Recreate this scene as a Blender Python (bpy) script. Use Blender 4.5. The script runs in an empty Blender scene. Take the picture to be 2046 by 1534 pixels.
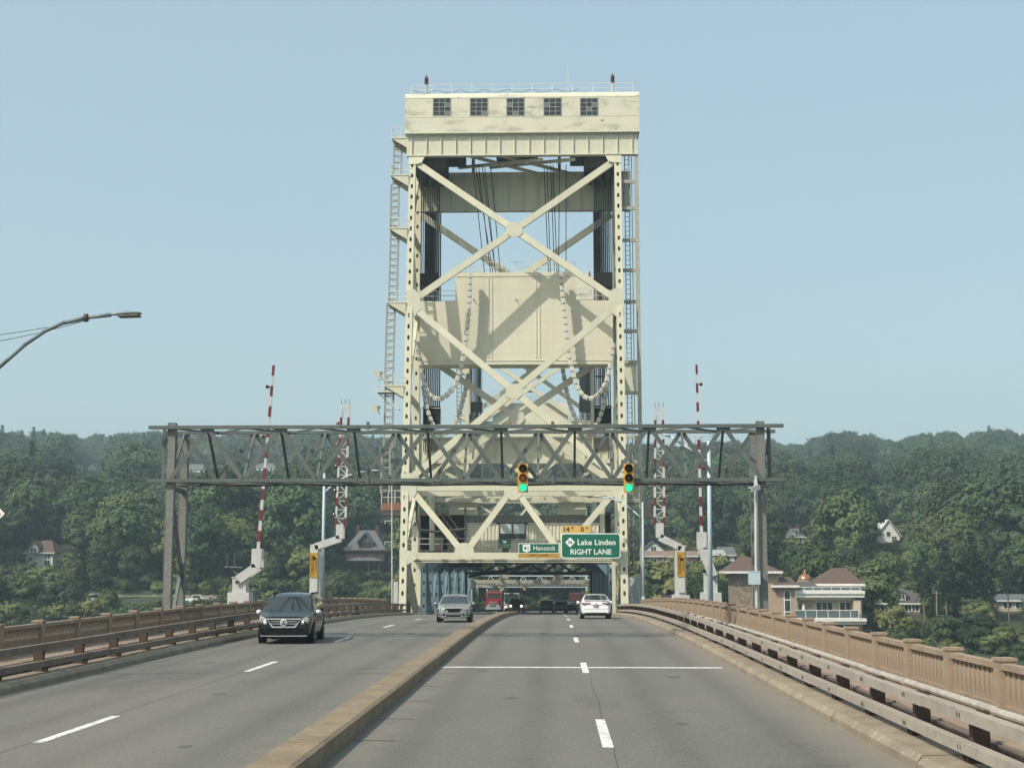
import bpy, bmesh, math, random
import numpy as np
from mathutils import Vector, Matrix
R = math.radians
random.seed(7)
rng = np.random.default_rng(11)
SC = bpy.context.scene
COL = SC.collection

# ---------------------------------------------------------------- camera, sky, sun, exposure
F, CX, CY = 2850.0, 1023.0, 767.0          # focal length and centre in photograph pixels
PITCH = math.atan(365 / F)
YAW = math.atan(85 * math.cos(PITCH) / F)
EYE = Vector((0, 0, 2.7))
cam_d = bpy.data.cameras.new('camera'); cam = bpy.data.objects.new('camera', cam_d); COL.objects.link(cam)
cam.location = EYE; cam.rotation_euler = (math.pi / 2 + PITCH, 0, YAW)
cam_d.sensor_width = 36; cam_d.lens = F / 2046 * 36; cam_d.clip_start = 0.3; cam_d.clip_end = 6000
SC.camera = cam
CAMR = (Matrix.Rotation(YAW, 3, 'Z') @ Matrix.Rotation(math.pi / 2 + PITCH, 3, 'X'))

SUN_TO = Vector((-.51, -.48, .71)).normalized()
sun_el = math.asin(SUN_TO.z); sun_az = math.atan2(SUN_TO.x, SUN_TO.y)
W = bpy.data.worlds.new('World'); SC.world = W; W.use_nodes = True
nt = W.node_tree; bg = nt.nodes['Background']
sky = nt.nodes.new('ShaderNodeTexSky'); sky.sky_type = 'NISHITA'; sky.sun_disc = False
sky.sun_elevation = sun_el; sky.sun_rotation = sun_az
sky.air_density = 1.0; sky.dust_density = 5.0; sky.ozone_density = 1.5; sky.altitude = 200
hs = nt.nodes.new('ShaderNodeMix'); hs.data_type = 'RGBA'; hs.blend_type = 'MULTIPLY'
hs.inputs[0].default_value = 1; hs.inputs[7].default_value = (1.30, 1.27, 1.04, 1)
nt.links.new(sky.outputs[0], hs.inputs[6])
hz_mix = nt.nodes.new('ShaderNodeMix'); hz_mix.data_type = 'RGBA'; hz_mix.inputs[0].default_value = .58; hz_mix.inputs[7].default_value = (2.55, 3.42, 3.95, 1)   # even summer haze over the whole dome
nt.links.new(hs.outputs[2], hz_mix.inputs[6]); nt.links.new(hz_mix.outputs[2], bg.inputs[0])
bg.inputs[1].default_value = 0.15
sl = bpy.data.lights.new('sun', 'SUN'); sl.energy = 3.6; sl.angle = R(0.8); sl.color = (1, .93, .82)
so = bpy.data.objects.new('sun', sl); COL.objects.link(so)
so.rotation_euler = (-SUN_TO).to_track_quat('-Z', 'Y').to_euler(); so.location = (-40, -40, 80)
SC.view_settings.view_transform = 'Standard'; SC.view_settings.look = 'None'
SC.view_settings.exposure = 0.29; SC.view_settings.gamma = 1.0; SC.view_settings.use_curve_mapping = False
SC.render.engine = 'CYCLES'
SC.cycles.use_denoising = True
SC.cycles.max_bounces = 6; SC.cycles.diffuse_bounces = 3; SC.cycles.glossy_bounces = 3
SC.cycles.transmission_bounces = 3; SC.cycles.volume_bounces = 2; SC.cycles.transparent_max_bounces = 6

# ---------------------------------------------------------------- projection helpers (photograph pixel <-> world)
def ray(u, v):
    return (CAMR @ Vector(((u - CX) / F, -(v - CY) / F, -1))).normalized()
def P(u, v, Y):
    d = ray(u, v); return EYE + d * (Y / d.y)
def proj(p):
    c = CAMR.transposed() @ (Vector(p) - EYE)
    if c.z > -0.1: return None
    return (CX + F * c.x / -c.z, CY - F * c.y / -c.z)
def zr(y):                                  # height of the road along the bridge
    if y < 45: return 0.0
    if y < 108: return -.00023 * (y - 45) ** 2
    return -.9129 - .029 * (y - 108)
V = Vector

# ---------------------------------------------------------------- object helpers
def wloc(o):
    p = V((0, 0, 0))
    while o is not None:
        p += o.location; o = o.parent
    return p
def link(name, mesh, parent=None, loc=None, rot=None):
    o = bpy.data.objects.new(name, mesh); COL.objects.link(o)
    if parent is not None: o.parent = parent
    if loc is not None: o.location = V(loc) - (wloc(parent) if parent else V((0, 0, 0)))
    if rot is not None: o.rotation_euler = rot
    return o
def tag(o, label=None, cat=None, group=None, kind=None):
    if label: o['label'] = label
    if cat: o['category'] = cat
    if group: o['group'] = group
    if kind: o['kind'] = kind
    return o
def thing(name, label, cat, loc=(0, 0, 0), group=None, rz=0):
    o = bpy.data.objects.new(name, None); COL.objects.link(o); o.location = loc
    o.empty_display_size = .2; o.rotation_euler = (0, 0, rz)
    return tag(o, label, cat, group)
def copy_tree(o, parent=None):
    c = o.copy(); COL.objects.link(c); c.parent = parent
    for ch in list(o.children): copy_tree(ch, c)
    return c

class MB:
    """collects simple solids; build() links them as one mesh object"""
    def __init__(s): s.v = []; s.f = []
    def poly(s, vs, fs):
        n = len(s.v); s.v += [V(p) for p in vs]; s.f += [tuple(i + n for i in f) for f in fs]; return s
    def hexa(s, c8):
        return s.poly(c8, [(0, 3, 2, 1), (4, 5, 6, 7), (0, 1, 5, 4), (1, 2, 6, 5), (2, 3, 7, 6), (3, 0, 4, 7)])
    def box(s, a, b):
        x0, y0, z0 = [min(a[i], b[i]) for i in range(3)]; x1, y1, z1 = [max(a[i], b[i]) for i in range(3)]
        return s.hexa([(x0, y0, z0), (x1, y0, z0), (x1, y1, z0), (x0, y1, z0), (x0, y0, z1), (x1, y0, z1), (x1, y1, z1), (x0, y1, z1)])
    def bar(s, p0, p1, w, h, up=(0, 0, 1), w1=None, h1=None):
        p0, p1 = V(p0), V(p1); d = (p1 - p0).normalized(); up = V(up)
        if abs(d.dot(up)) > .98: up = V((0, 1, 0)) if abs(d.y) < .9 else V((1, 0, 0))
        sd = d.cross(up).normalized(); u2 = sd.cross(d)
        w1 = w if w1 is None else w1; h1 = h if h1 is None else h1
        c = []
        for p, a, b in ((p0, w / 2, h / 2), (p1, w1 / 2, h1 / 2)):
            c += [p - sd * a - u2 * b, p + sd * a - u2 * b, p + sd * a + u2 * b, p - sd * a + u2 * b]
        return s.hexa(c)
    def tube(s, p0, p1, r0, r1=None, n=8, cap=True):
        r1 = r0 if r1 is None else r1; p0, p1 = V(p0), V(p1); d = (p1 - p0).normalized()
        a = d.orthogonal().normalized(); b = d.cross(a)
        vs = [p + (a * math.cos(t) + b * math.sin(t)) * r for p, r in ((p0, r0), (p1, r1)) for t in [2 * math.pi * i / n for i in range(n)]]
        fs = [(i, (i + 1) % n, n + (i + 1) % n, n + i) for i in range(n)]
        if cap: fs += [tuple(range(n))[::-1], tuple(range(n, 2 * n))]
        return s.poly(vs, fs)
    def path(s, pts, r, n=8):
        for a, b in zip(pts[:-1], pts[1:]): s.tube(a, b, r, r, n)
        return s
    def lathe(s, c, prof, n=12, axis='z'):
        k = len(prof); vs = []
        for r, h in prof:
            for i in range(n):
                t = 2 * math.pi * i / n; x, y = r * math.cos(t), r * math.sin(t)
                q = (x, y, h) if axis == 'z' else ((x, h, y) if axis == 'y' else (h, x, y))
                vs.append(V(c) + V(q))
        fs = [(j * n + i, j * n + (i + 1) % n, (j + 1) * n + (i + 1) % n, (j + 1) * n + i) for j in range(k - 1) for i in range(n)]
        fs += [tuple(range(n))[::-1], tuple(range((k - 1) * n, k * n))]
        return s.poly(vs, fs)
    def prism(s, pts, ext):                     # planar outline extruded by a vector
        n = len(pts); e = V(ext); pts = [V(p) for p in pts]
        return s.poly(pts + [p + e for p in pts], [tuple(range(n))[::-1], tuple(range(n, 2 * n))] + [(i, (i + 1) % n, n + (i + 1) % n, n + i) for i in range(n)])
    def mesh(s, name, mat, off=V((0, 0, 0)), smooth=False, fix=True):
        me = bpy.data.meshes.new(name); me.from_pydata([tuple(p - off) for p in s.v], [], s.f)
        if fix:
            bm = bmesh.new(); bm.from_mesh(me); bmesh.ops.recalc_face_normals(bm, faces=bm.faces); bm.to_mesh(me); bm.free()
        me.materials.append(mat)
        if smooth: me.polygons.foreach_set('use_smooth', [True] * len(me.polygons))
        me.update(); return me
    def build(s, name, mat, parent=None, smooth=False, fix=True):
        off = wloc(parent) if parent else V((0, 0, 0))
        return link(name, s.mesh(name, mat, off, smooth, fix), parent, off if parent else None)

# ---------------------------------------------------------------- materials
def mat(name, c, rough=.6, c2=None, scale=2.0, detail=5, metal=0.0, bump=0.0, bscale=40, stretch=(1, 1, 1), pos=(.35, .65), spots=None, coat=0.0, rand=0.0, spec=.5):
    m = bpy.data.materials.new(name); m.use_nodes = True; t = m.node_tree; N = t.nodes; L = t.links
    b = N['Principled BSDF']; b.inputs['Roughness'].default_value = rough; b.inputs['Metallic'].default_value = metal
    b.inputs['Specular IOR Level'].default_value = spec
    if coat: b.inputs['Coat Weight'].default_value = coat; b.inputs['Coat Roughness'].default_value = .04
    col = None
    tc = N.new('ShaderNodeTexCoord'); mp = N.new('ShaderNodeMapping'); mp.inputs['Scale'].default_value = stretch
    L.new(tc.outputs['Object'], mp.inputs[0])
    def noise(sc, det, rg=.6):
        n = N.new('ShaderNodeTexNoise'); n.inputs['Scale'].default_value = sc; n.inputs['Detail'].default_value = det
        n.inputs['Roughness'].default_value = rg; L.new(mp.outputs[0], n.inputs['Vector']); return n
    def ramp(src, lo, hi):
        r = N.new('ShaderNodeMapRange'); r.inputs[1].default_value = lo; r.inputs[2].default_value = hi; L.new(src, r.inputs[0]); return r.outputs[0]
    def mix(fac, a, bb):
        x = N.new('ShaderNodeMix'); x.data_type = 'RGBA'
        if isinstance(fac, float): x.inputs[0].default_value = fac
        else: L.new(fac, x.inputs[0])
        for i, q in ((6, a), (7, bb)):
            if isinstance(q, tuple): x.inputs[i].default_value = (*q[:3], 1)
            else: L.new(q, x.inputs[i])
        return x.outputs[2]
    if c2 is None and not spots and not rand:
        c2 = tuple(k * .86 for k in c)
    if c2 is not None:
        col = mix(ramp(noise(scale, detail).outputs[0], *pos), c, c2)
    for sp in (spots or []):                       # (colour, scale, low, high)
        col = mix(ramp(noise(sp[1], 6, .7).outputs[0], sp[2], sp[3]), col if col is not None else c, sp[0])
    if rand:
        oi = N.new('ShaderNodeObjectInfo'); hsv = N.new('ShaderNodeHueSaturation')
        L.new(ramp(oi.outputs['Random'], 0, 1), hsv.inputs['Value']); hsv.inputs['Value'].default_value = 1
        r2 = N.new('ShaderNodeMapRange'); L.new(oi.outputs['Random'], r2.inputs[0]); r2.inputs[3].default_value = 1 - rand; r2.inputs[4].default_value = 1 + rand
        L.new(r2.outputs[0], hsv.inputs['Value'])
        if col is not None: L.new(col, hsv.inputs['Color'])
        else: hsv.inputs['Color'].default_value = (*c, 1)
        col = hsv.outputs[0]
    if col is None: b.inputs['Base Color'].default_value = (*c, 1)
    else: L.new(col, b.inputs['Base Color'])
    if bump:
        bp = N.new('ShaderNodeBump'); bp.inputs['Strength'].default_value = bump; bp.inputs['Distance'].default_value = .02
        L.new(noise(bscale, 6).outputs[0], bp.inputs['Height']); L.new(bp.outputs[0], b.inputs['Normal'])
    return m
def glow(name, c, e):
    m = mat(name, c, .3); b = m.node_tree.nodes['Principled BSDF']
    b.inputs['Emission Color'].default_value = (*c, 1); b.inputs['Emission Strength'].default_value = e; return m

M = {}
M['asphalt'] = mat('asphalt', (.118, .114, .103), .9, (.145, .139, .126), .35, 8, bump=.35, bscale=60, stretch=(1, .22, 1), spots=[((.17, .155, .125), .12, .54, .72), ((.085, .082, .076), .22, .56, .70), ((.065, .062, .058), .9, .63, .74), ((.185, .18, .165), 18, .54, .70), ((.05, .048, .045), 24, .56, .70)])
M['paint_white'] = mat('paint_white', (.72, .71, .68), .7, (.5, .49, .46), 3, 8, pos=(.45, .75), spots=[((.30, .29, .27), 5, .52, .66), ((.15, .145, .135), 16, .56, .62)])
M['median'] = mat('median_concrete', (.235, .18, .112), .9, (.165, .128, .085), 1.2, 8, bump=.5, bscale=25, spots=[((.36, .29, .2), 5, .55, .75), ((.07, .06, .05), 2.2, .64, .75)])
M['kerb'] = mat('kerb_concrete', (.27, .225, .165), .9, (.185, .155, .115), 1.5, 8, bump=.6, bscale=20, spots=[((.4, .35, .27), 6, .56, .7), ((.08, .065, .05), 3, .64, .72)])
M['walk'] = mat('sidewalk', (.30, .22, .16), .9, (.22, .165, .12), 1.5, 6, bump=.4)
M['fascia'] = mat('fascia_steel', (.16, .125, .105), .8, (.11, .085, .07), 2, 6)
M['rail_stone'] = mat('railing_concrete', (.31, .24, .175), .9, (.23, .175, .125), 3, 8, bump=.7, bscale=30, spots=[((.42, .36, .28), 9, .6, .75), ((.13, .09, .06), 5, .62, .74)])
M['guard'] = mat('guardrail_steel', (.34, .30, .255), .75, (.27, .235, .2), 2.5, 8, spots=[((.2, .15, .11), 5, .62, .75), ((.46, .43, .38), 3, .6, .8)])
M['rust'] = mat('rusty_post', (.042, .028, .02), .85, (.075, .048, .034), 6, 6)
M['guard2'] = mat('guardrail_shade_rust', (.185, .145, .112), .8, (.13, .1, .078), 2.5, 8, spots=[((.10, .065, .045), 5, .6, .74)])  # shade on this rail put into a darker base; spots are rust
M['pipe'] = mat('pipe', (.42, .40, .36), .8, (.3, .27, .24), 4, 6)
M['galv'] = mat('galvanised', (.075, .092, .087), .65, (.108, .125, .118), 3, 8, metal=.1, stretch=(1, 1, .4))
M['galv2'] = mat('galvanised_post', (.135, .142, .13), .75, (.19, .195, .18), 7, 8, metal=.1)
M['cream'] = mat('cream_paint', (.56, .545, .41), .55, (.50, .485, .365), .9, 6, stretch=(1, 1, .4), spots=[((.38, .36, .285), 3.5, .60, .78), ((.26, .19, .12), 2.4, .71, .77)])
M['worn'] = mat('worn_cream_paint', (.59, .575, .45), .55, (.53, .515, .40), .8, 6, stretch=(.55, 1, 1.5), spots=[((.40, .385, .30), .8, .54, .62), ((.20, .19, .155), 1.5, .615, .66), ((.23, .21, .17), 4.5, .67, .71)])
M['creamg'] = mat('cream_plate', (.565, .555, .425), .55, (.51, .50, .39), 2, 6, spots=[((.42, .40, .33), 12, .6, .72)])
M['cw'] = mat('counterweight_concrete', (.60, .575, .45), .8, (.55, .525, .405), .5, 6, stretch=(1.2, 1, .35), bump=.3, spots=[((.42, .39, .29), 1.8, .64, .8)])
M['dark'] = mat('dark_steel', (.045, .042, .036), .7, (.07, .065, .055), 2)
M['rope'] = mat('wire_rope', (.012, .012, .012), .75, (.02, .02, .02), 5, spec=.15)
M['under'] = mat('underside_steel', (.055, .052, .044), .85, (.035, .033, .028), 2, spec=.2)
M['glass'] = mat('window_glass', (.022, .026, .028), .12, (.045, .05, .05), 3, 3, spec=.35)
M['frame_d'] = mat('window_frame_dark', (.30, .31, .30), .5)
M['frame_l'] = mat('window_frame_light', (.55, .54, .50), .5)
M['blind'] = mat('blind', (.52, .58, .57), .6)
M['railp'] = mat('handrail_pipe', (.62, .62, .55), .5)
M['wh'] = mat('white_paint', (.50, .505, .49), .5, (.41, .415, .40), 2.5, 6)
M['red'] = mat('red_band', (.14, .012, .018), .5, (.10, .011, .015), 6)
M['lampred'] = mat('red_lens', (.075, .01, .012), .25)
M['blue'] = mat('blue_truss_paint', (.13, .205, .245), .55, (.095, .155, .19), 1.5, 6, spots=[((.2, .12, .07), 2.6, .66, .76)])
M['siding'] = mat('corrugated_siding', (.66, .635, .50), .5, (.58, .56, .43), 1, 5, stretch=(1, 1, .3))
M['roofg'] = mat('grey_roof_edge', (.19, .19, .18), .7, (.12, .115, .11), 3)
M['green'] = mat('sign_green', (.0, .115, .07), .35, (.0, .10, .06), 1)
M['yellow'] = mat('sign_yellow', (.63, .40, .10), .45, (.55, .34, .08), 2)
M['amber'] = mat('sign_amber', (.42, .24, .02), .5, (.36, .20, .02), 2)
M['let_w'] = mat('letter_white', (.80, .82, .78), .4)
M['let_k'] = mat('letter_black', (.015, .015, .012), .5)
M['sig'] = mat('signal_yellow', (.62, .33, .06), .5, (.55, .28, .05), 4)
M['sigk'] = mat('signal_black', (.008, .007, .007), .6)
M['lensy'] = mat('amber_lens', (.38, .14, .015), .25)
M['lensr'] = mat('dark_red_lens', (.03, .006, .005), .25)
M['lensg'] = glow('green_lens', (.02, .72, .34), 1.0)
M['alum'] = mat('lamp_aluminium', (.42, .51, .56), .6, (.36, .44, .48), 2)
M['armshade'] = mat('lamp_arm_shaded', (.20, .25, .27), .65, (.15, .19, .21), 2)  # lamp aluminium darkened in colour for the shaded underside of arm and head
M['alum_d'] = mat('lamp_under', (.13, .11, .09), .6)
M['orange'] = mat('orange_railing', (.22, .105, .06), .8)

def road_wear(m):
    t = m.node_tree; N = t.nodes; L = t.links; b = N['Principled BSDF']; src = b.inputs['Base Color'].links[0].from_socket
    tc = N.new('ShaderNodeTexCoord'); sp = N.new('ShaderNodeSeparateXYZ'); L.new(tc.outputs['Object'], sp.inputs[0])
    nz = N.new('ShaderNodeTexNoise'); nz.inputs['Scale'].default_value = .9; nz.inputs['Detail'].default_value = 8; nz.inputs['Roughness'].default_value = .7; L.new(tc.outputs['Object'], nz.inputs[0])
    def mth(op, a, c):
        n = N.new('ShaderNodeMath'); n.operation = op; n.use_clamp = False
        for i, q in ((0, a), (1, c)):
            if isinstance(q, (int, float)): n.inputs[i].default_value = q
            else: L.new(q, n.inputs[i])
        return n.outputs[0]
    def rng_(v, lo, hi, o0=0., o1=1.):
        r = N.new('ShaderNodeMapRange'); r.interpolation_type = 'SMOOTHSTEP'; r.inputs[1].default_value = lo; r.inputs[2].default_value = hi; r.inputs[3].default_value = o0; r.inputs[4].default_value = o1; L.new(v, r.inputs[0]); return r.outputs[0]
    wob = mth('MULTIPLY', mth('SUBTRACT', nz.outputs[0], .5), 2.2); x = mth('ADD', sp.outputs[0], wob)
    d1 = rng_(x, 3.7, 5.0); d2 = mth('MULTIPLY', rng_(x, -2.35, -3.2), rng_(sp.outputs[0], -3.6, -3.4)); d3 = mth('MULTIPLY', rng_(x, -4.6, -3.8), rng_(sp.outputs[0], -3.4, -3.6)); d4 = rng_(x, -11.0, -11.9)
    dust = mth('MULTIPLY', mth('MAXIMUM', mth('MAXIMUM', d1, mth('MULTIPLY', d2, .55)), mth('MAXIMUM', mth('MULTIPLY', d3, .6), mth('MULTIPLY', d4, .4))), .85)
    mx = N.new('ShaderNodeMix'); mx.data_type = 'RGBA'; L.new(dust, mx.inputs[0]); L.new(src, mx.inputs[6]); mx.inputs[7].default_value = (.20, .175, .138, 1)
    # faint wheel tracks
    tr = None
    for c in (-2.2, -.35, 1.9, 3.7, -6.9, -5.1, -10.8, -9.0):
        a = mth('ABSOLUTE', mth('SUBTRACT', mth('ADD', sp.outputs[0], mth('MULTIPLY', wob, .15)), c), 0); q = rng_(a, .55, .0); tr = q if tr is None else mth('MAXIMUM', tr, q)
    m2 = N.new('ShaderNodeMix'); m2.data_type = 'RGBA'; m2.blend_type = 'MULTIPLY'; L.new(mth('MULTIPLY', tr, .75), m2.inputs[0]); L.new(mx.outputs[2], m2.inputs[6]); m2.inputs[7].default_value = (.80, .80, .80, 1)
    L.new(m2.outputs[2], b.inputs['Base Color'])
road_wear(M['asphalt'])
# ---------------------------------------------------------------- the bridge deck
YS = [-12, -4] + list(range(4, 44, 8)) + list(range(44, 124, 4)) + [130, 150, 180, 210, 250, 300, 350, 400, 440]
def strip(name, x0, x1, dz, m, ys=YS, parent=None, thick=0, nx=1):
    b = MB()
    n = len(ys); vs = []; fs = []
    xs = [x0 + (x1 - x0) * i / nx for i in range(nx + 1)]
    for y in ys: vs += [(x, y, zr(y) + dz) for x in xs]
    for j in range(n - 1):
        for i in range(nx):
            a = j * (nx + 1) + i; fs.append((a, a + 1, a + nx + 2, a + nx + 1))
    b.poly(vs, fs)
    if thick:
        lo = [(x, y, z - thick) for x, y, z in vs]
        k = len(b.v); b.v += [V(p) for p in lo]
        for j in range(n - 1):
            a = j * (nx + 1); c = a + nx + 1
            b.f += [(a, c, c + k, a + k), (a + nx, a + nx + k, c + nx + k, c + nx)]
            for i in range(nx): b.f.append((a + i + k, c + i + k, c + i + 1 + k, a + i + 1 + k))
        b.f += [(0, k) + tuple(range(k + 1, k + nx + 1)) + tuple(range(nx, 0, -1))]
    return b.build(name, m, parent, fix=bool(thick))
road = tag(strip('road', -11.8, 4.86, 0, M['asphalt']), kind='structure')
# lane dashes, the transverse line, tar seams
for x, y0s in ((.8, [22.05 + 15.24 * k for k in range(9)]), (-8.02, [22.4 + 15.1 * k for k in range(9)])):
    for y0 in y0s:
        b = MB(); n = 5; yy = [y0 + 4.0 * k / (n - 1) for k in range(n)]; w = .085
        b.poly([(x + s * w, y, zr(y) + .004) for y in yy for s in (-1, 1)], [(2 * j, 2 * j + 1, 2 * j + 3, 2 * j + 2) for j in range(n - 1)])
        b.build('lane_dash', M['paint_white'], road, fix=False)
MB().poly([(-3.05, 39.15, .0045), (4.5, 39.05, .0045), (4.5, 39.45, .0045), (-3.05, 39.5, .0045)], [(0, 1, 2, 3)]).build('stop_line', M['paint_white'], road, fix=False)
M['oil'] = mat('oil_spot', (.095, .092, .085), .8)
M['seam'] = mat('seam_tar', (.03, .03, .03), .8)
def seam(pts, w, name='tar_seam'):
    b = MB()
    for i, (x, y) in enumerate(pts):
        d = V((pts[min(i + 1, len(pts) - 1)][0] - pts[max(i - 1, 0)][0], pts[min(i + 1, len(pts) - 1)][1] - pts[max(i - 1, 0)][1], 0)).normalized(); n = V((-d.y, d.x, 0)) * w * (.7 + .6 * random.random())
        c = V((x, y, zr(y) + .0022)); b.v += [c - n, c + n]
        if i: k = 2 * i; b.f.append((k - 2, k - 1, k + 1, k))
    b.build(name, M['seam'], road, fix=False)
seam([(.86 + .02 * math.sin(y * .9) + random.uniform(-.012, .012), y) for y in np.arange(8, 70, .7)], .0055)
seam([(-8.1 + .02 * math.sin(y * .8) + random.uniform(-.012, .012), y) for y in np.arange(8, 70, .7)], .006)
for y in (68.0,):
    seam([(x, y + .15 * math.sin(x * 2)) for x in np.arange(-3.1, 4.6, .5)], .11); seam([(x, y + .15 * math.sin(x * 2)) for x in np.arange(-11.6, -3.9, .5)], .11)
for y in (19.3, 22.8, 26.0, 29.4, 33.0, 37.0, 41.5):
    seam([(-3.18, y), (-2.85, y + .05), (-2.5, y)], .035)
for x0, y0, L_, a_ in ((1.6, 27, 2.6, .2), (-.6, 33, 3.2, -.3), (2.9, 20, 1.6, .5), (-1.4, 46, 4, .1), (3.2, 44, 3, -.2), (-6.2, 27, 2.8, .3), (-9.6, 34, 3.4, -.15), (-5.3, 40, 3.5, .2), (-2.1, 17.5, 1.4, .9), (1.9, 54, 5, .05)):
    pts = []; x, y, k = x0, y0, 0
    while k < L_: pts.append((x, y)); x += .22 * math.sin(a_ * 3) + random.uniform(-.09, .09); y += .25 * math.cos(a_ * 3) * .5 + random.uniform(-.05, .1); k += .25
    seam(pts, .006, 'crack')
for x, y, r_ in ((-.9, 30.2, .16), (2.2, 25.4, .12), (2.9, 36, .2), (-7.2, 31, .16), (-5.6, 22, .12), (1.2, 18.6, .09), (-1.9, 38, .18), (-9.9, 41, .2)):
    n = 11; MB().poly([(x + r_ * random.uniform(.6, 1.2) * math.cos(6.283 * i / n), y + r_ * 1.8 * random.uniform(.6, 1.2) * math.sin(6.283 * i / n), .0026) for i in range(n)], [tuple(range(n))]).build('oil_spot', M['oil'], road, fix=False)
seam([(-11.7, 24), (-11.5, 30), (-11.6, 36), (-11.35, 42), (-11.5, 50)], .03)
seam([(-11, 36.4), (-8, 37.2), (-4, 37)], .03)
# median, kerbs, sidewalks (each cast section is a piece)
median = tag(strip('median', -3.79, -3.21, .1, M['median'], [y for y in YS if y < 130], thick=.09), kind='structure')
def sections(parent, name, prof, y0, y1, ln, m, gap=.035):
    y = y0
    while y < y1:
        ya, yb = y, min(y + ln - gap, y1); yy = [ya + (yb - ya) * k / 3 for k in range(4)]
        b = MB(); n = len(prof); dx = random.uniform(-.012, .012); dz = random.uniform(-.008, .008)
        b.poly([(px + dx, q, zr(q) + pz + dz) for q in yy for px, pz in prof], [(j * n + i, j * n + (i + 1) % n, (j + 1) * n + (i + 1) % n, (j + 1) * n + i) for j in range(3) for i in range(n)] + [tuple(range(n)), tuple(range(3 * n, 4 * n))[::-1]])
        b.build(name, m, parent); y += ln
sections(median, 'kerb_section', [(-3.8, -.05), (-3.8, .25), (-3.76, .285), (-3.26, .285), (-3.2, .25), (-3.2, -.05)], 8, 126, 6.1, M['median'])
rwalk = tag(strip('pavement', 4.9, 7.35, .1, M['fascia'], [y for y in YS if y < 121] + [121], thick=.5), kind='structure')
sections(rwalk, 'kerb_section', [(4.84, -.05), (4.84, .10), (4.93, .19), (5.62, .205), (5.62, -.05)], 8, 120, 5.9, M['kerb'])
sections(rwalk, 'fascia_panel', [(5.75, .11), (5.75, .40), (5.83, .40), (5.83, .11)], 8, 120, 2.95, M['fascia'], .03)
sections(rwalk, 'paving_slab', [(5.84, .11), (5.84, .42), (7.35, .42), (7.35, .11)], 8, 120, 2.95, M['walk'], .015)
lwalk = tag(strip('pavement', -14.25, -11.84, .1, M['fascia'], [y for y in YS if y < 121] + [121], thick=.5), kind='structure')
sections(lwalk, 'kerb_section', [(-11.78, -.05), (-11.78, .12), (-11.87, .19), (-12.6, .205), (-12.6, -.05)], 18, 120, 5.9, M['kerb'])
sections(lwalk, 'fascia_panel', [(-12.75, .11), (-12.75, .40), (-12.83, .40), (-12.83, .11)], 18, 120, 2.95, M['fascia'], .03)
sections(lwalk, 'paving_slab', [(-12.84, .11), (-12.84, .42), (-14.25, .42), (-14.25, .11)], 18, 120, 2.95, M['walk'], .015)
girder = MB()
for x in (-12.5, -9.5, -6.5, -.5, 2.5, 5.6): 
    for a, c in zip(YS[:-1], YS[1:]):
        if c <= 132: girder.bar((x, a, zr(a) - 1.2), (x, c, zr(c) - 1.2), .4, 1.5)
tag(girder.build('deck_girders', M['dark']), kind='structure')

# ---------------------------------------------------------------- parapet railings
def railing(x, y0, y1, label, side):
    t = thing('parapet_railing', label, 'railing', (x, y0, 0.42))
    pm = MB().box((-.135, -.15, 0), (.135, .15, .80)).box((-.155, -.17, .80), (.155, .17, .85)).box((-.17, -.17, 0), (.17, .17, .1)).mesh('post', M['rail_stone'])
    bw = .095 if side > 0 else .042; bd = .05 if side > 0 else .08; bm_ = MB().box((-bw, -bd, .1), (bw, bd, .565)).box((-.035, -.04, .565), (.035, .04, .67)).mesh('baluster', M['rail_stone'])
    sp = 2.95; n = int((y1 - y0) / sp); nb = 10 if side > 0 else 14; left = 300; extra = MB()
    for i in range(n + 1):
        y = y0 + i * sp; z = zr(y) + .42
        link('post', pm, t, (x, y, z), (0, 0, random.uniform(-.02, .02)))
        if i == n: break
        ya, yb = y + .15, y + sp - .15; za, zb = zr(ya) + .42, zr(yb) + .42
        MB().bar((x, ya, za + .715), (x, yb, zb + .715), .19, .095).build('top_rail', M['rail_stone'], t)
        MB().bar((x, ya, za + .06), (x, yb, zb + .06), .2, .12).build('bottom_rail', M['rail_stone'], t)
        for k in range(nb):
            q = ya + (yb - ya) * (k + .5) / nb; zq = zr(q) + .42
            if left > 0:
                o = link('baluster', bm_, t, (x, q, zq), (0, 0, math.pi / 2)); left -= 1
            else:
                extra.box((x - .05, q - bw, zq + .1), (x + .05, q + bw, zq + .565)).box((x - .04, q - .035, zq + .565), (x + .04, q + .035, zq + .67))
    if extra.v: tag(extra.build('far_balusters', M['rail_stone'], t), kind='stuff')
    return t
railing(7.15, 14.45, 120, 'sunlit tan concrete railing with square posts in front of the beige waterfront building', 1)
railing(-14.0, 30, 120, 'tan concrete railing with square posts behind the black minivan', -1)
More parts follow.
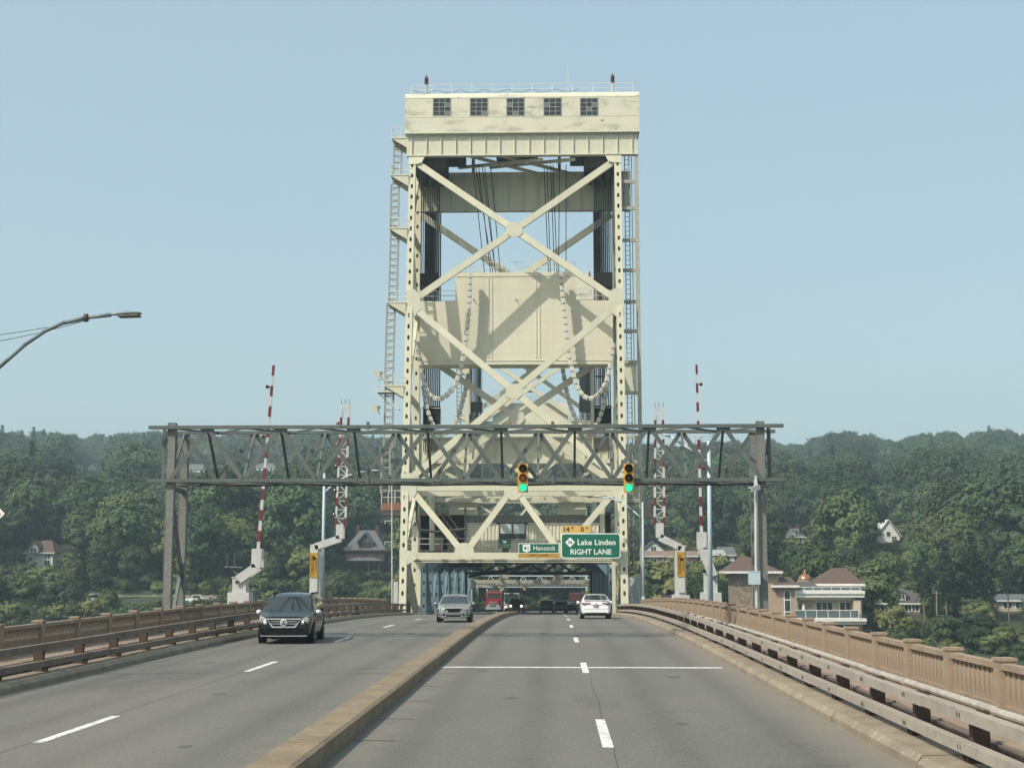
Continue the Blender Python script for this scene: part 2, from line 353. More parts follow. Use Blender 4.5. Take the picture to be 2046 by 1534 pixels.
# ---------------------------------------------------------------- traffic barriers (two box rails on posts)
def guardrail(x, y0, y1, label, s):
    t = thing('guardrail', label, 'guardrail', (x, y0, .2))
    pm = MB().box((-.02 * s, -.07, 0), (.20 * s, -.055, .65)).box((-.02 * s, .055, 0), (.20 * s, .07, .65)).box((.1 * s, -.055, 0), (.12 * s, .055, .65)).box((-.03 * s, -.075, .05), (-.01 * s, .075, .64)).box((-.1 * s, -.14, 0), (.3 * s, .14, .03)).mesh('post', M['rust'])
    bl = MB().tube((-.1 * s, -.1, .03), (-.1 * s, -.1, .1), .025, n=6).tube((-.1 * s, .1, .03), (-.1 * s, .1, .1), .025, n=6).mesh('anchor_bolts', M['rust'])
    y = y0 + 1
    while y < y1:
        p = link('post', pm, t, (x, y, zr(y) + .2)); 
        if y < 60: link('anchor_bolts', bl, p, (x, y, zr(y) + .2))
        y += 2.95
    y = y0
    while y < y1:
        yb = min(y + 8.85 - .03, y1); yy = [y + (yb - y) * k / 3 for k in range(4)]
        for zc in (.80, .385):
            b = MB()
            jx, jz = random.uniform(-.01, .01), random.uniform(-.01, .01)
            for a, c in zip(yy[:-1], yy[1:]): b.bar((x - .11 * s + jx, a, zr(a) + zc + jz), (x - .11 * s + jx, c, zr(c) + zc + jz), .15, .145)
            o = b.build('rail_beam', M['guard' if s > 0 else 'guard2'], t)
            if y < 45:
                d = MB(); q = y + 1
                while q < yb:
                    d.box((x - .19 * s, q - .07, zr(q) + zc - .03), (x - .183 * s, q - .04, zr(q) + zc + .03)); d.box((x - .19 * s, q + .04, zr(q) + zc - .03), (x - .183 * s, q + .07, zr(q) + zc + .03)); q += 2.95
                d.build('bolt_slots', M['dark'], o)
        y += 8.85
guardrail(5.42, 12.2, 120.5, 'pale grey two-beam steel guardrail along the sunlit kerb beside the railing', 1)
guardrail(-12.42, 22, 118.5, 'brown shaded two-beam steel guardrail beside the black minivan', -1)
b = MB(); y = 13.
t = thing('conduit_pipe', 'pale grey conduit pipe lying along the foot of the concrete railing', 'pipe', (6.85, 13, .45))
while y < 110:
    b = MB(); q = y + random.uniform(3.4, 6.6); b.tube((6.82 + random.uniform(-.03, .03), y, zr(y) + .49), (6.82 + random.uniform(-.03, .03), q - .1, zr(q) + .49), .065, n=8); b.build('pipe_length', M['pipe'], t); y = q
# ---------------------------------------------------------------- sign gantry across the road
GY0, GY1 = 53.5, 55.4; GXL, GXR = -14.5, 7.73; ZT, ZB = 7.93, 5.92
g = thing('gantry', 'grey galvanised steel truss gantry spanning the whole road', 'gantry', (GXL, GY0, -.5))
for x, s in ((GXL, -1), (GXR, 1)):
    for y in (GY0, GY1):
        b = MB(); top = 8.1 if y == GY0 else 7.85
        b.box((x - .15, y - .03, -1.2), (x - .135, y + .25, top)); b.box((x + .135, y - .03, -1.2), (x + .15, y + .25, top)); b.box((x - .135, y - .02, -1.2), (x + .135, y + .0, top)); b.box((x - .15, y - .03, top), (x + .15, y + .25, top + .02))
        b.build('post', M['galv2'], g)
    for z0, z1 in ((5.6, 2.6), (2.4, -.3)):
        MB().bar((x, GY0 + .2, z0 if z0 > 4 else z1), (x, GY1, z1 if z0 > 4 else z0), .12, .14).build('post_brace', M['galv'], g)
    for z in (5.62, 2.5, .1): MB().bar((x, GY0 + .2, z), (x, GY1, z), .14, .16).build('post_tie', M['galv'], g)
X0, X1 = GXL - .85, GXR + .85; NP = 8; pw = (GXR - GXL) / NP
for y, zt, zb in ((GY0 - .12, ZT, ZB), (GY1, ZT - .02, ZB)):
    for z in (zt, zb): 
        for a, c in zip(np.linspace(X0, X1, 4)[:-1], np.linspace(X0, X1, 4)[1:]): MB().bar((a + .01, y, z), (c - .01, y, z), .16, .13).build('chord', M['galv'], g)
for i in range(NP):
    a = GXL + i * pw
    for y, ph in ((GY0 - .1, 0), (GY1, 1)):
        m = a + pw / 2
        if ph == 0: segs = (((a, ZB), (m, ZT)), ((m, ZT), (a + pw, ZB)))
        else: segs = (((a, ZT), (m, ZB)), ((m, ZB), (a + pw, ZT)))
        for (xa, za), (xb, zb_) in segs: MB().bar((xa, y, za), (xb, y, zb_), .16, .03, (0, 1, 0)).build('diagonal', M['galv'], g)
        for xq, zq in ((m, ZT if ph == 0 else ZB),): MB().box((xq - .26, y - .03, zq - .18 if zq > 7 else zq - .05), (xq + .26, y + .03, zq + .05 if zq > 7 else zq + .18)).build('gusset_plate', M['galv'], g)
    m = a + pw / 2
    MB().bar((m, GY0, ZT - .05), (m, GY1, ZB + .05), .09, .09).build('cross_strut', M['galv'], g)
    MB().bar((a, GY0, ZB + .03), (a, GY1, ZT - .05), .09, .09).build('cross_strut', M['galv'], g)
    for z in (ZT - .03, ZB - .03):
        MB().bar((a, GY0, z), (m, GY1, z), .09, .06).build('lacing', M['galv'], g); MB().bar((m, GY1, z), (a + pw, GY0, z), .09, .06).build('lacing', M['galv'], g)
for x in (GXL - .35, GXR + .35):
    for y in (GY0 + .3, GY1): MB().bar((x, y, ZB), (x, y, ZT), .14, .05).build('end_post', M['galv'], g)
    MB().bar((x, GY0 + .3, ZB), (x, GY1, ZT), .05, .03).bar((x, GY1, ZB), (x, GY0 + .3, ZT), .05, .03).build('end_brace', M['galv'], g)
for x in (-7, -.05): MB().box((x - .06, GY0 - .24, ZT - .12), (x + .06, GY0 - .2, ZT + .18)).box((x - .06, GY0 - .24, ZB - .14), (x + .06, GY0 - .2, ZB + .16)).build('splice_clamp', M['galv'], g)
pts = [(x, GY0 + .5, ZB - .1 - .06 * abs(math.sin(i * 1.1))) for i, x in enumerate(np.linspace(GXL + 1, GXR - .2, 18))]
MB().path(pts, .035, 6).build('signal_cable', M['sigk'], g)
pc = [P(1509, 958, GY0 - .2), P(1510, 1010, GY0 - .2), P(1511, 1150, GY0 - .2), P(1512, 1215, GY0 - .2)]
MB().path(pc, .055, 8).build('conduit', M['wh'], g)
q = P(1507, 1155, GY0 - .3); MB().box(q - V((.21, .12, .22)), q + V((.21, .08, .24))).box(q - V((.22, .13, -.24)), q + V((.22, .09, .27))).build('control_box', M['alum'], g)
c = thing('traffic_camera', 'small white camera fixed to the gantry upright above the grey box', 'camera', P(1508, 972, GY0 - .35))
q = P(1505, 974, GY0 - .45); MB().bar(q + V((.22, .1, .02)), q + V((-.14, -.12, -.08)), .17, .17).build('housing', M['wh'], c); MB().bar(q + V((.14, .1, .1)), q + V((.12, .2, .45)), .07, .07).build('bracket', M['wh'], c)
MB().tube(q + V((-.14, -.12, -.08)), q + V((-.16, -.132, -.087)), .055).build('lens', M['sigk'], c)
# traffic signals on the gantry
def signal(u, label, amber):
    p = P(u, 955, GY0 - .3); x, y, z = p.x, GY0 - .32, p.z
    t = thing('traffic_signal', label, 'traffic light', (x, y, z), 'green traffic signals hung on the gantry')
    MB().bar((x, y + .16, z - .3), (x, y + .16, z + .5), .06, .05).build('bracket', M['galv'], t)
    for k, (lm, zc) in enumerate(((M['sigk'], .355), (M['lensy'] if amber else M['lensr'], 0), (M['lensg'], -.355))):
        b = MB().box((x - .185, y - .1, z + zc - .172), (x + .185, y + .14, z + zc + .172)); h = b.build('housing', M['sig'], t)
        n = 16; vs = []
        for (r, dy) in ((.155, 0), (.155, .24)):
            for i in range(n): vs.append((x + r * math.cos(i * 2 * math.pi / n), y - .102 - dy * max(0, math.sin(i * 2 * math.pi / n) * .5 + .5), z + zc + r * math.sin(i * 2 * math.pi / n)))
        MB().poly(vs, [(i, (i + 1) % n, n + (i + 1) % n, n + i) for i in range(n)]).build('visor', M['sigk'] if k != 1 or not amber else M['sig'], h)
        MB().lathe((x, y - .10, z + zc), [(.15, 0), (.13, -.035), (.07, -.05), (.01, -.055)], 16, 'y').build('lens', lm, h, True)
signal(1045, 'yellow three-lamp traffic signal showing green, with a bright amber middle lens', True)
signal(1256, 'yellow three-lamp traffic signal showing green, its middle lens dark, beside the tower leg', False)

# ---------------------------------------------------------------- street lamps
def lamp(base, pole_top, arm, head_len, label, r=.09, extra=True, both=False):
    t = thing('street_lamp', label, 'street lamp', base)
    b = MB().tube(base, pole_top, r, r * .65, 10); b.build('pole', M['alum'], t, True)
    MB().lathe(base, [(r * 2, 0), (r * 2, .05), (r * 1.3, .12), (r * 1.2, .35)], 10).build('base_flange', M['alum'], t)
    for i, (a, c) in enumerate(zip(arm[:-1], arm[1:])): pass
    MB().path(arm, r * .5, 8).build('arm', M['alum'], t, True)
    e = V(arm[-1]); d = (V(arm[-1]) - V(arm[-2])).normalized(); d.z *= .3; d.normalize()
    sdir = d.cross(V((0, 0, 1))).normalized(); n = 7; rings = []
    b = MB(); prof = [(0, .05, .045), (.12, .06, .05), (.28, .15, .06), (.55, .19, .085), (.85, .15, .06), (1, .06, .03)]
    vs = []; m = 8
    for f, w, h in prof:
        for i in range(m):
            an = 2 * math.pi * i / m; zz = math.sin(an) * h; zz = zz if zz > 0 else zz * .35
            vs.append(e + d * (f * head_len) + sdir * (math.cos(an) * w) + V((0, 0, zz)))
    fs = [(j * m + i, j * m + (i + 1) % m, (j + 1) * m + (i + 1) % m, (j + 1) * m + i) for j in range(len(prof) - 1) for i in range(m)] + [tuple(range(m)), tuple(range((len(prof) - 1) * m, len(prof) * m))]
    hd = b.poly(vs, fs).build('lamp_head', M['alum'], t, True)
    c = e + d * (head_len * .6); MB().bar(c - d * head_len * .34 - V((0, 0, .045)), c + d * head_len * .34 - V((0, 0, .045)), .32, .04).build('lens', M['alum_d'], hd)
    return t
y = 33.0
arm = [P(u, v, y) for u, v in ((-190, 930), (-110, 838), (-50, 780), (0, 732), (50, 688), (90, 661), (130, 643), (175, 634), (222, 629))]
l1 = lamp((arm[0].x, y, .2), (arm[0].x, y, arm[0].z + .3), arm, .72, 'curved grey lamp arm with a flat head, its pole out of view', .10)
q = P(172, 635, y); MB().tube(q + V((-.04, 0, 0)), q + V((.04, 0, 0)), .1, n=10).build('clamp', M['dark'], l1)
for o in l1.children:
    if o.name.startswith(('arm', 'lamp_head')): o.data.materials[0] = M['armshade']
w = thing('span_wire', 'pair of thin dark wires running from the curved lamp arm', 'wire', P(172, 638, y))
for vv in (668, 681):
    a, c = P(172, 640, y), P(-200, vv + 22, y + 2); b = MB()
    b.path([a.lerp(c, k / 8) - V((0, 0, (.25 if vv > 670 else .12) * 4 * (k / 8) * (1 - k / 8) * .6)) for k in range(9)], .008, 5); b.build('wire', M['sigk'], w)
y = 89.
lamp(P(644, 1215, y), P(648, 945, y), [P(u, v, y) for u, v in ((647, 985), (665, 968), (690, 952), (715, 944), (735, 941))], .75, 'pale blue lamp post in front of the striped lattice barrier arm', .12)
y = 69.
lamp(P(1420, 1215, y), P(1416, 880, y), [P(u, v, y) for u, v in ((1416, 926), (1390, 905), (1362, 886), (1340, 872), (1322, 866))], .75, 'pale blue lamp post with a rusty foot, right beside the slim raised arm', .13)
y = 120.
l4 = lamp(P(1286, 1200, y), P(1284, 1003, y), [P(u, v, y) for u, v in ((1284, 1037), (1265, 1020), (1243, 1004), (1222, 996), (1205, 993))], .8, 'pale blue lamp post beside the tower with a dark box on its side', .12)
q = P(1294, 1015, y); MB().box(q - V((.28, .15, .75)), q + V((.28, .15, .6))).box(q - V((.36, .3, .75)), q + V((.5, .2, .35 - .9 + .1))).build('signal_back', M['dark'], l4)

# ---------------------------------------------------------------- warning gates
def bands(b, p0, p1, w, n, first=0, frac=.5):
    for k in range(n):
        a = V(p0).lerp(V(p1), (k + first) / n); c = V(p0).lerp(V(p1), (k + first + frac) / n); b.bar(a, c, w, w)
def text(s, size, m, loc, parent, name='lettering', align='CENTER', rot=None, ext=.006, sx=1.0, bold=0.0):
    cu = bpy.data.curves.new(name, 'FONT'); cu.body = s; cu.size = size; cu.align_x = align; cu.align_y = 'CENTER'; cu.extrude = ext; cu.offset = bold; cu.resolution_u = 3
    o = bpy.data.objects.new(name, cu); COL.objects.link(o); me = bpy.data.meshes.new_from_object(o); bpy.data.objects.remove(o); bpy.data.curves.remove(cu)
    for v in me.vertices: x, yy, z = v.co; v.co = (x * sx, -z, yy)
    me.materials.clear(); me.materials.append(m)
    return link(name, me, parent, loc, rot)
def gate(base_px, Y, knee, elbow, tip, label, lattice, s):
    B = P(*base_px, Y); K = P(*knee, Y); E = P(*elbow, Y); T_ = P(*tip, Y)
    t = thing('barrier_gate', label, 'barrier gate', (B.x, Y, -.4))
    z0 = B.z
    MB().box((B.x - .5, Y - .45, -.9), (B.x + .5, Y + .5, z0 + .05)).build('base', M['wh'], t)
    MB().box((B.x - .32, Y - .3, z0 + .05), (B.x + .32, Y + .35, K.z + .1)).box((B.x - .36, Y - .34, K.z + .1), (B.x + .36, Y + .39, K.z + .14)).build('housing', M['wh'], t)
    for dy in (-.36, .3):
        b = MB(); b.bar((K.x, Y + dy, K.z), (E.x, Y + dy, E.z - .1), .40, .1, (0, 1, 0))
        b.bar((E.x, Y + dy, E.z - .12), (E.x + .0, Y + dy, E.z + .75), .44, .1, (0, 1, 0)); 
        if lattice: b.bar((K.x, Y + dy, B.z + .2), (K.x, Y + dy, K.z + .1), .4, .1, (0, 1, 0))
        b.build('arm_bracket', M['wh'], t)
    MB().tube((K.x, Y - .45, K.z - (.7 if lattice else .1)), (K.x, Y - .40, K.z - (.7 if lattice else .1)), .1).build('pivot', M['dark'], t)
    p0 = V((E.x, Y, E.z + .6)); n = 8
    if not lattice:
        b = MB().bar(p0, T_, .15, .13, (0, 1, 0), .09, .09); arm_ = b.build('arm', M['wh'], t)
        for k in range(9):
            a = p0.lerp(T_, (k + .5) / 9.05); c = p0.lerp(T_, (k + 1.0) / 9.05); w_ = .165 - .06 * k / 9; MB().bar(a, c, w_, w_, (0, 1, 0)).build('red_band', M['red'], arm_)
        for k in (1, 3.15, 5.0, 7.2): 
            a = p0.lerp(T_, k / 8.2); MB().lathe(a + V((s * .2, -.05, 0)), [(.02, .1), (.085, .06), (.09, -.02), (.085, -.08), (.02, -.09)], 10, 'y').bar(a, a + V((s * .2, -.03, 0)), .04, .04).build('lamp', M['lampred'], t)
        # guy struts on the counter side
        MB().bar((B.x - s * .25, Y, K.z), (B.x + s * .55, Y, K.z + .55), .05, .05).bar((B.x + s * .6, Y - .2, K.z + .6), (B.x + s * .62, Y - .2, K.z + 1.25), .02, .02).bar((B.x + s * .35, Y + .3, K.z + .6), (B.x + s * .4, Y + .3, K.z + 1.2), .02, .02).bar((B.x - s * .1, Y, K.z + .58), (B.x + s * .75, Y, K.z + .6), .3, .05).build('counter_arm', M['galv2'], t)
    else:
        for dx in (-.3, .3):
            ch = MB().bar(p0 + V((dx, 0, 0)), T_ + V((dx * .75, 0, 0)), .13, .13).build('arm_chord', M['wh'], t)
            for k in range(6):
                a = (p0 + V((dx, 0, 0))).lerp(T_ + V((dx * .75, 0, 0)), (k + .02) / 6); c = (p0 + V((dx, 0, 0))).lerp(T_ + V((dx * .75, 0, 0)), (k + .45) / 6)
                MB().bar(a, c, .145, .145).build('red_band', M['red'], ch)
        NB = 14
        for k in range(NB):
            f0, f1 = k / NB, (k + 1) / NB; dx0 = -.3 if k % 2 else .3
            a = p0.lerp(T_, f0); c = p0.lerp(T_, f1); w0, w1 = 1 - .25 * f0, 1 - .25 * f1
            MB().bar(a + V((dx0 * w0, 0, 0)), c + V((-dx0 * w1, 0, 0)), .05, .05).bar(c + V((-.3 * w1, 0, 0)), c + V((.3 * w1, 0, 0)), .05, .05).build('lattice_brace', M['wh'], t)
        for k in (.1, .3, .5, .68, .86):
            a = p0.lerp(T_, k); MB().lathe(a + V((s * .42, -.05, 0)), [(.02, .1), (.1, .06), (.1, -.06), (.02, -.1)], 8, 'y').build('lamp', M['lampred'], t)
        for dx in (-.22, .0, .22): MB().bar(T_ + V((dx, 0, 0)), T_ + V((dx * 1.2, 0, .45)), .04, .04).build('tip_prong', M['galv2'], t)
        MB().box(T_ + V((-.3, -.06, -.05)), T_ + V((.3, .06, .12))).build('tip_cap', M['wh'], t)
        zc = (B.z + K.z) / 2 + .45; sg = MB().box((K.x - .27, Y - .45, zc - .75), (K.x + .2, Y - .42, zc + .75)).build('danger_plate', M['amber'], t)
        text('DANGER', .3, M['let_k'], (K.x - .1, Y - .455, zc), sg, rot=(0, -math.pi / 2 , 0), sx=1.0)
        text('STAND CLEAR', .12, M['let_k'], (K.x + .11, Y - .455, zc), sg, rot=(0, -math.pi / 2, 0))
    return t
gate((480, 1185), 66.9, (478, 1158), (515, 1128), (547, 728), 'slim striped barrier arm raised upright behind the black minivan', False, -1)
gate((1420, 1185), 74., (1425, 1150), (1402, 1092), (1391.5, 727), 'slim striped barrier arm raised upright next to the rusty-footed lamp post', False, 1)
gate((630, 1195), 88., (631, 1092), (680, 1072), (690, 812), 'striped lattice barrier arm with angled white base in front of the brick house', True, -1)
gate((1360, 1190), 87.7, (1360, 1094), (1318, 1070), (1317, 818), 'striped lattice barrier arm with amber plate standing beside the tower', True, 1)
# ---------------------------------------------------------------- lift towers
XC = -3.5; HW = 9.4
def yf(z): return 122.0 + (z + 1.3) * .128          # battered front legs
def yfar(z): return yf(z)
YR = 132.6                                           # vertical legs on the span side
def zrow(v, yfun):
    z = 10.
    for _ in range(30):
        y = yfun(z); z = P(1029, v, y).z
    return z
Z0, Z1, Z2 = zrow(974, yf), zrow(606, yf), zrow(318, yf)
ZA = zrow(1110, yf); ZG0, ZG1 = zrow(313, yf), zrow(271, yf)
def perforated(b, p0, p1, w, dep, n, sp=1.02, hole=(.21, .42), skip=.5):
    """box member whose face towards n is a plate with slots cut through"""
    p0, p1, n = V(p0), V(p1), V(n); L = (p1 - p0).length; d = (p1 - p0) / L; n = (n - d * n.dot(d)).normalized(); s = d.cross(n)
    t = .03
    def bx(a0, a1, s0, s1, n0, n1):
        c = [p0 + d * a + s * q + n * r for a in (a0, a1) for q, r in ((s0, n0), (s1, n0), (s1, n1), (s0, n1))]
        b.hexa(c)
    h = dep / 2
    bx(0, L, -w / 2, -w / 2 + t, -h, h); bx(0, L, w / 2 - t, w / 2, -h, h); bx(0, L, -w / 2 + t, w / 2 - t, -h, -h + t)
    hw, hl = hole
    bx(0, L, -w / 2 + t, -hw / 2, h - t, h - .003); bx(0, L, hw / 2, w / 2 - t, h - t, h - .003)
    k = int((L - 2 * skip) / sp); a = 0
    for i in range(k):
        m = skip + (i + .5) * (L - 2 * skip) / k
        bx(a, m - hl / 2, -hw / 2, hw / 2, h - t, h - .004)
        for sg in (-1, 1):                         # clipped corners make the slot read as oval
            for e in (-1, 1):
                c = p0 + d * (m + e * hl / 2) + s * (sg * hw / 2)
                b.poly([c + n * (h - t), c - d * e * .08 + n * (h - t), c - s * sg * .08 + n * (h - t), c + n * (h - .005), c - d * e * .08 + n * (h - .005), c - s * sg * .08 + n * (h - .005)], [(0, 1, 2), (3, 5, 4), (1, 4, 5, 2)])
        a = m + hl / 2
    bx(a, L, -hw / 2, hw / 2, h - t, h - .004)
def tower(near):
    if near:
        W = lambda x, y, z: V((x, y, z)); S = 1
        t = thing('lift_tower', 'cream steel bridge tower with five windows and two red beacons on top', 'bridge tower', (XC, 122, -1.4))
    else:
        W = lambda x, y, z: V((x, 342.6 - y, z - .6 - 2.7 * (1 - min(1, max(0, (z - 3) / 14))))); S = -1
        t = thing('lift_tower', 'second cream bridge tower, seen through the braces of the five-windowed one', 'bridge tower', (XC, 220.6, -4.8))
    D = V((0, -S, 0))
    xl, xr = XC - HW, XC + HW
    ztop = ZG0 + .1
    cr = M['cream']
    for sx, x in ((-1, xl), (1, xr)):
        b = MB(); perforated(b, W(x, yf(-1.6), -1.6), W(x, yf(ztop), ztop), .62, .62, D); b.build('leg', cr, t)
        b = MB(); perforated(b, W(x, YR, -1.6), W(x, YR, ztop), .62, .62, D, 1.4, (.2, .4)); b.build('rear_leg', cr, t)
        # side bracing between the battered and the vertical leg
        zz = [-1.2, ZA, Z0, (Z0 + Z1) / 2, Z1, (Z1 + Z2) / 2, Z2]
        for i, (a, c) in enumerate(zip(zz[:-1], zz[1:])):
            MB().bar(W(x, yf(c), c), W(x, YR, c), .35, .45).build('side_strut', cr, t)
            p, q = (W(x, yf(c), c), W(x, YR, a)) if i % 2 == 0 else (W(x, yf(a), a), W(x, YR, c))
            b = MB()
            if i == 0: perforated(b, W(x + -sx * .15, yf(ZA) + .3, ZA - .2), W(x - sx * .15, YR - .6, -1.3), .6, .4, (-sx, -.6 * S, 0))
            else: b.bar(p, q, .3, .42)
            b.build('side_brace', cr, t)
        for z in (Z0, Z1):                              # gusset plates at the leg nodes
            c = W(x, yf(z) - .34, z); h = 1.25
            b = MB(); b.prism([c + V((-sx * -.36, 0, -h)), c + V((sx * .36, -.0, h)), c + V((-sx * .5, 0, h)), c + V((-sx * 1.0, 0, .55)), c + V((-sx * 1.0, 0, -.5)), c + V((-sx * .45, 0, -h))], (0, S * .03, 0)); b.build('gusset_plate', M['creamg'], t)
        c = W(x, yf(ZG0) - .36, ZG0 - .02); MB().prism([c + V((sx * .34, .0, 0)), c + V((sx * .34, .1 * -S, -.75)), c + V((-sx * .36, -.1 * S, -.75)), c + V((-sx * .85, -.1 * S, -.62)), c + V((-sx * 1.15, 0, 0))], (0, S * .05, 0)).build('gusset_plate', M['creamg'], t)
        c = W(x, yf(ZA) - .34, ZA); MB().prism([c + V((sx * .33, 0, -.75)), c + V((sx * .33, 0, .55)), c + V((-sx * .75, 0, .42)), c + V((-sx * 1.15, 0, .2)), c + V((-sx * 1.15, 0, -.25)), c + V((-sx * .4, 0, -.75))], (0, S * .03, 0)).build('gusset_plate', M['creamg'], t)
    # X bracing of the shore-side face and of the span-side face
    yrr = lambda z: YR
    for yfun, off, m_, nodes in ((yf, 0, cr, (Z0 + .45, Z1, Z2)), (yrr, 0, cr, (zrow(972, yrr), zrow(697, yrr), zrow(423, yrr)))):
        for z0, z1 in (nodes[:2], nodes[1:]):
            ym = (z0 + z1) / 2; k0, k1 = (.45, .45) if z1 < Z2 else (.4, .55)
            for sx in (-1, 1):
                a = W(XC + sx * (HW - .4), yfun(z0 + .35), z0 + .35); c = W(XC - sx * (HW - .4), yfun(z1 - .35), z1 - .35)
                dy = .0 if sx > 0 else .04
                MB().bar(a + V((0, dy, 0)), c + V((0, dy, 0)), .58, .42, D).build('cross_brace', m_, t)
            p = W(XC, yfun(ym), ym) + D * .33; q = .72
            MB().prism([p + V((sx * a_, 0, z_)) for sx, a_, z_ in ((-1, q, .38), (-1, q * .52, q * .9), (1, q * .52, q * .9), (1, q, .38), (1, q, -.38), (1, q * .52, -q * .9), (-1, q * .52, -q * .9), (-1, q, -.38))], D * -.1).build('gusset_plate', M['creamg'], t)
    # horizontal beams and the portal's W truss
    for yfun in (yf, lambda z: YR):
        b = MB(); b.bar(W(xl, yfun(Z0) , Z0), W(xr, yfun(Z0), Z0), .6, .56, (0, 0, 1)); b.build('beam', cr, t)
    for yq, zt_, zb_ in ((None, ZA + .3, ZA - .3),):
        MB().bar(W(xl + .3, yf(ZA), ZA), W(xr - .3, yf(ZA), ZA), .6, .56).build('beam', cr if near else M['shaftp_shade'], t)  # second tower: shade painted in by a darker colour, here and on portal members
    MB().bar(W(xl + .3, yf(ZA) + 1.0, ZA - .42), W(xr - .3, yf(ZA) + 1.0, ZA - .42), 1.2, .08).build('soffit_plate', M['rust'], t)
    holes = MB()
    for k in range(26):
        x = xl + 1.2 + k * (2 * HW - 2.4) / 25; holes.box(W(x - .14, yf(Z0) - .12, Z0 - .288), W(x + .14, yf(Z0) + .12, Z0 - .282)); holes.box(W(x - .14, yf(ZA) - .12, ZA - .29), W(x + .14, yf(ZA) + .12, ZA - .284))
    holes.build('beam_slots', M['sigk'], t)
    zt_, zb_ = Z0 - .4, ZA + .4
    for x0, x1 in ((xl + .75, XC - 4.4), (XC - .35, XC - 4.0), (XC + .35, XC + 3.9), (xr - .75, XC + 4.3)):
        MB().bar(W(x0, yf(zt_), zt_), W(x1, yf(zb_), zb_), .52, .40, D).build('portal_brace', cr if near else M['shaftp_shade'], t)
    for x, z, w_, e in ((XC, Z0 - .1, .85, -1), (XC - 4.2, ZA + .15, .85, 1), (XC + 4.1, ZA + .15, .85, 1)):
        c = W(x, yf(z) - .33, z); MB().prism([c + V((-w_ * 1.1, 0, -e * .3)), c + V((w_ * 1.1, 0, -e * .3)), c + V((w_ * .9, 0, e * .55)), c + V((w_ * .3, 0, e * .95)), c + V((-w_ * .3, 0, e * .95)), c + V((-w_ * .9, 0, e * .55))], D * -.03).build('gusset_plate', M['creamg'], t)
    # lower span-side portal frame with knees
    zk = 3.2
    for sx in (-1, 1):
        MB().bar(W(XC + sx * (HW - .5), YR - .9, -1.6), W(XC + sx * (HW - .5), YR - .9, zk), .3, .5, (0, 1, 0)).build('portal_post', M['creamg'], t)
        MB().prism([W(XC + sx * (HW - .62), YR - .95, zk), W(XC + sx * (HW - .62), YR - .95, zk - .7), W(XC + sx * (HW - 1.2), YR - .95, zk - .05), W(XC + sx * (HW - 1.2), YR - .95, zk)], D * -.3).build('portal_knee', M['creamg'], t)
    MB().bar(W(XC - HW + .3, YR - .9, zk + .05), W(XC + HW - .3, YR - .9, zk + .05), .4, .32).build('portal_beam', M['creamg'] if near else M['shaftp_shade'], t)
    # plate girder under the machinery house
    gx0, gx1 = -13.45, 7.75; gy = yf(ZG0) - .25
    b = MB(); b.box(W(gx0, gy, ZG0), W(gx1, gy + .08, ZG1)); b.box(W(gx0, gy - .18, ZG0), W(gx1, gy + .45, ZG0 + .1)); b.box(W(gx0, gy - .12, ZG1 - .14), W(gx1, gy + .3, ZG1 - .02)); b.build('girder', M['creamg'], t)
    sm = MB().box((-.03, -.13, ZG0 + .1), (.03, 0, ZG1 - .14)).mesh('stiffener', M['cream'])
    for i in range(16):
        x = gx0 + .5 + i * (gx1 - gx0 - 1.0) / 15; p = W(x, gy - (0 if near else -.0), 0); link('stiffener', sm, t, p)
    zg2, zg3 = zrow(423, lambda z: YR), zrow(346, lambda z: YR)
    b = MB(); b.box(W(gx0 + .4, YR - .1, zg2), W(gx1 - .4, YR, zg3)); b.box(W(gx0 + .4, YR - .35, zg2), W(gx1 - .4, YR + .3, zg2 + .1)); b.box(W(gx0 + .4, YR - .35, zg3 - .1), W(gx1 - .4, YR + .3, zg3)); b.build('rear_girder', cr, t)
    sm2 = MB().box((-.03, -.14, zg2 + .1), (.03, 0, zg3 - .1)).mesh('stiffener', M['cream'])
    for i in range(15):
        x = gx0 + 1 + i * (gx1 - gx0 - 2.0) / 14; p = W(x, YR - .1, 0); link('stiffener', sm2, t, p)
        MB().box(W(x - .14, YR - .36, zg2 - .012), W(x + .14, YR - .1, zg2 - .002)).build('slot', M['sigk'], t) if near and i % 2 else None
    # floor framing and sheaves between the girders
    zfl = ZG1 - .05
    for k in range(5):
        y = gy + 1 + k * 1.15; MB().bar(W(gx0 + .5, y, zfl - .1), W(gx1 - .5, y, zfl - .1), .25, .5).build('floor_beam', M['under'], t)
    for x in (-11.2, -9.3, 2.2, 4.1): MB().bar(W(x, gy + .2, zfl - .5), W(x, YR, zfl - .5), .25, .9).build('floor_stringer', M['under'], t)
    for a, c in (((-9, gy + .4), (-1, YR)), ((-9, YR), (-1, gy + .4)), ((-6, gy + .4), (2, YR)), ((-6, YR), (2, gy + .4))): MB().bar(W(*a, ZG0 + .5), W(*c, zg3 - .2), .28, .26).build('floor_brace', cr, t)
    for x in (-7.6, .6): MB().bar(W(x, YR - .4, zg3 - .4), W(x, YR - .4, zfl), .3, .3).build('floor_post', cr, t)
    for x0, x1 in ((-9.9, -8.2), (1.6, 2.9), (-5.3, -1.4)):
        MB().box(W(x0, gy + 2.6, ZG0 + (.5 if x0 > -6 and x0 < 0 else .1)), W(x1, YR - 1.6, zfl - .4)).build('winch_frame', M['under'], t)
    for x0, x1 in ((-12.9, -9.9), (2.9, 5.9)):
        sb = MB().box(W(x0, gy + .6, ZG0 - .9), W(x1, YR - .9, zfl - .4)); sb.build('sheave_housing', M['under'], t)
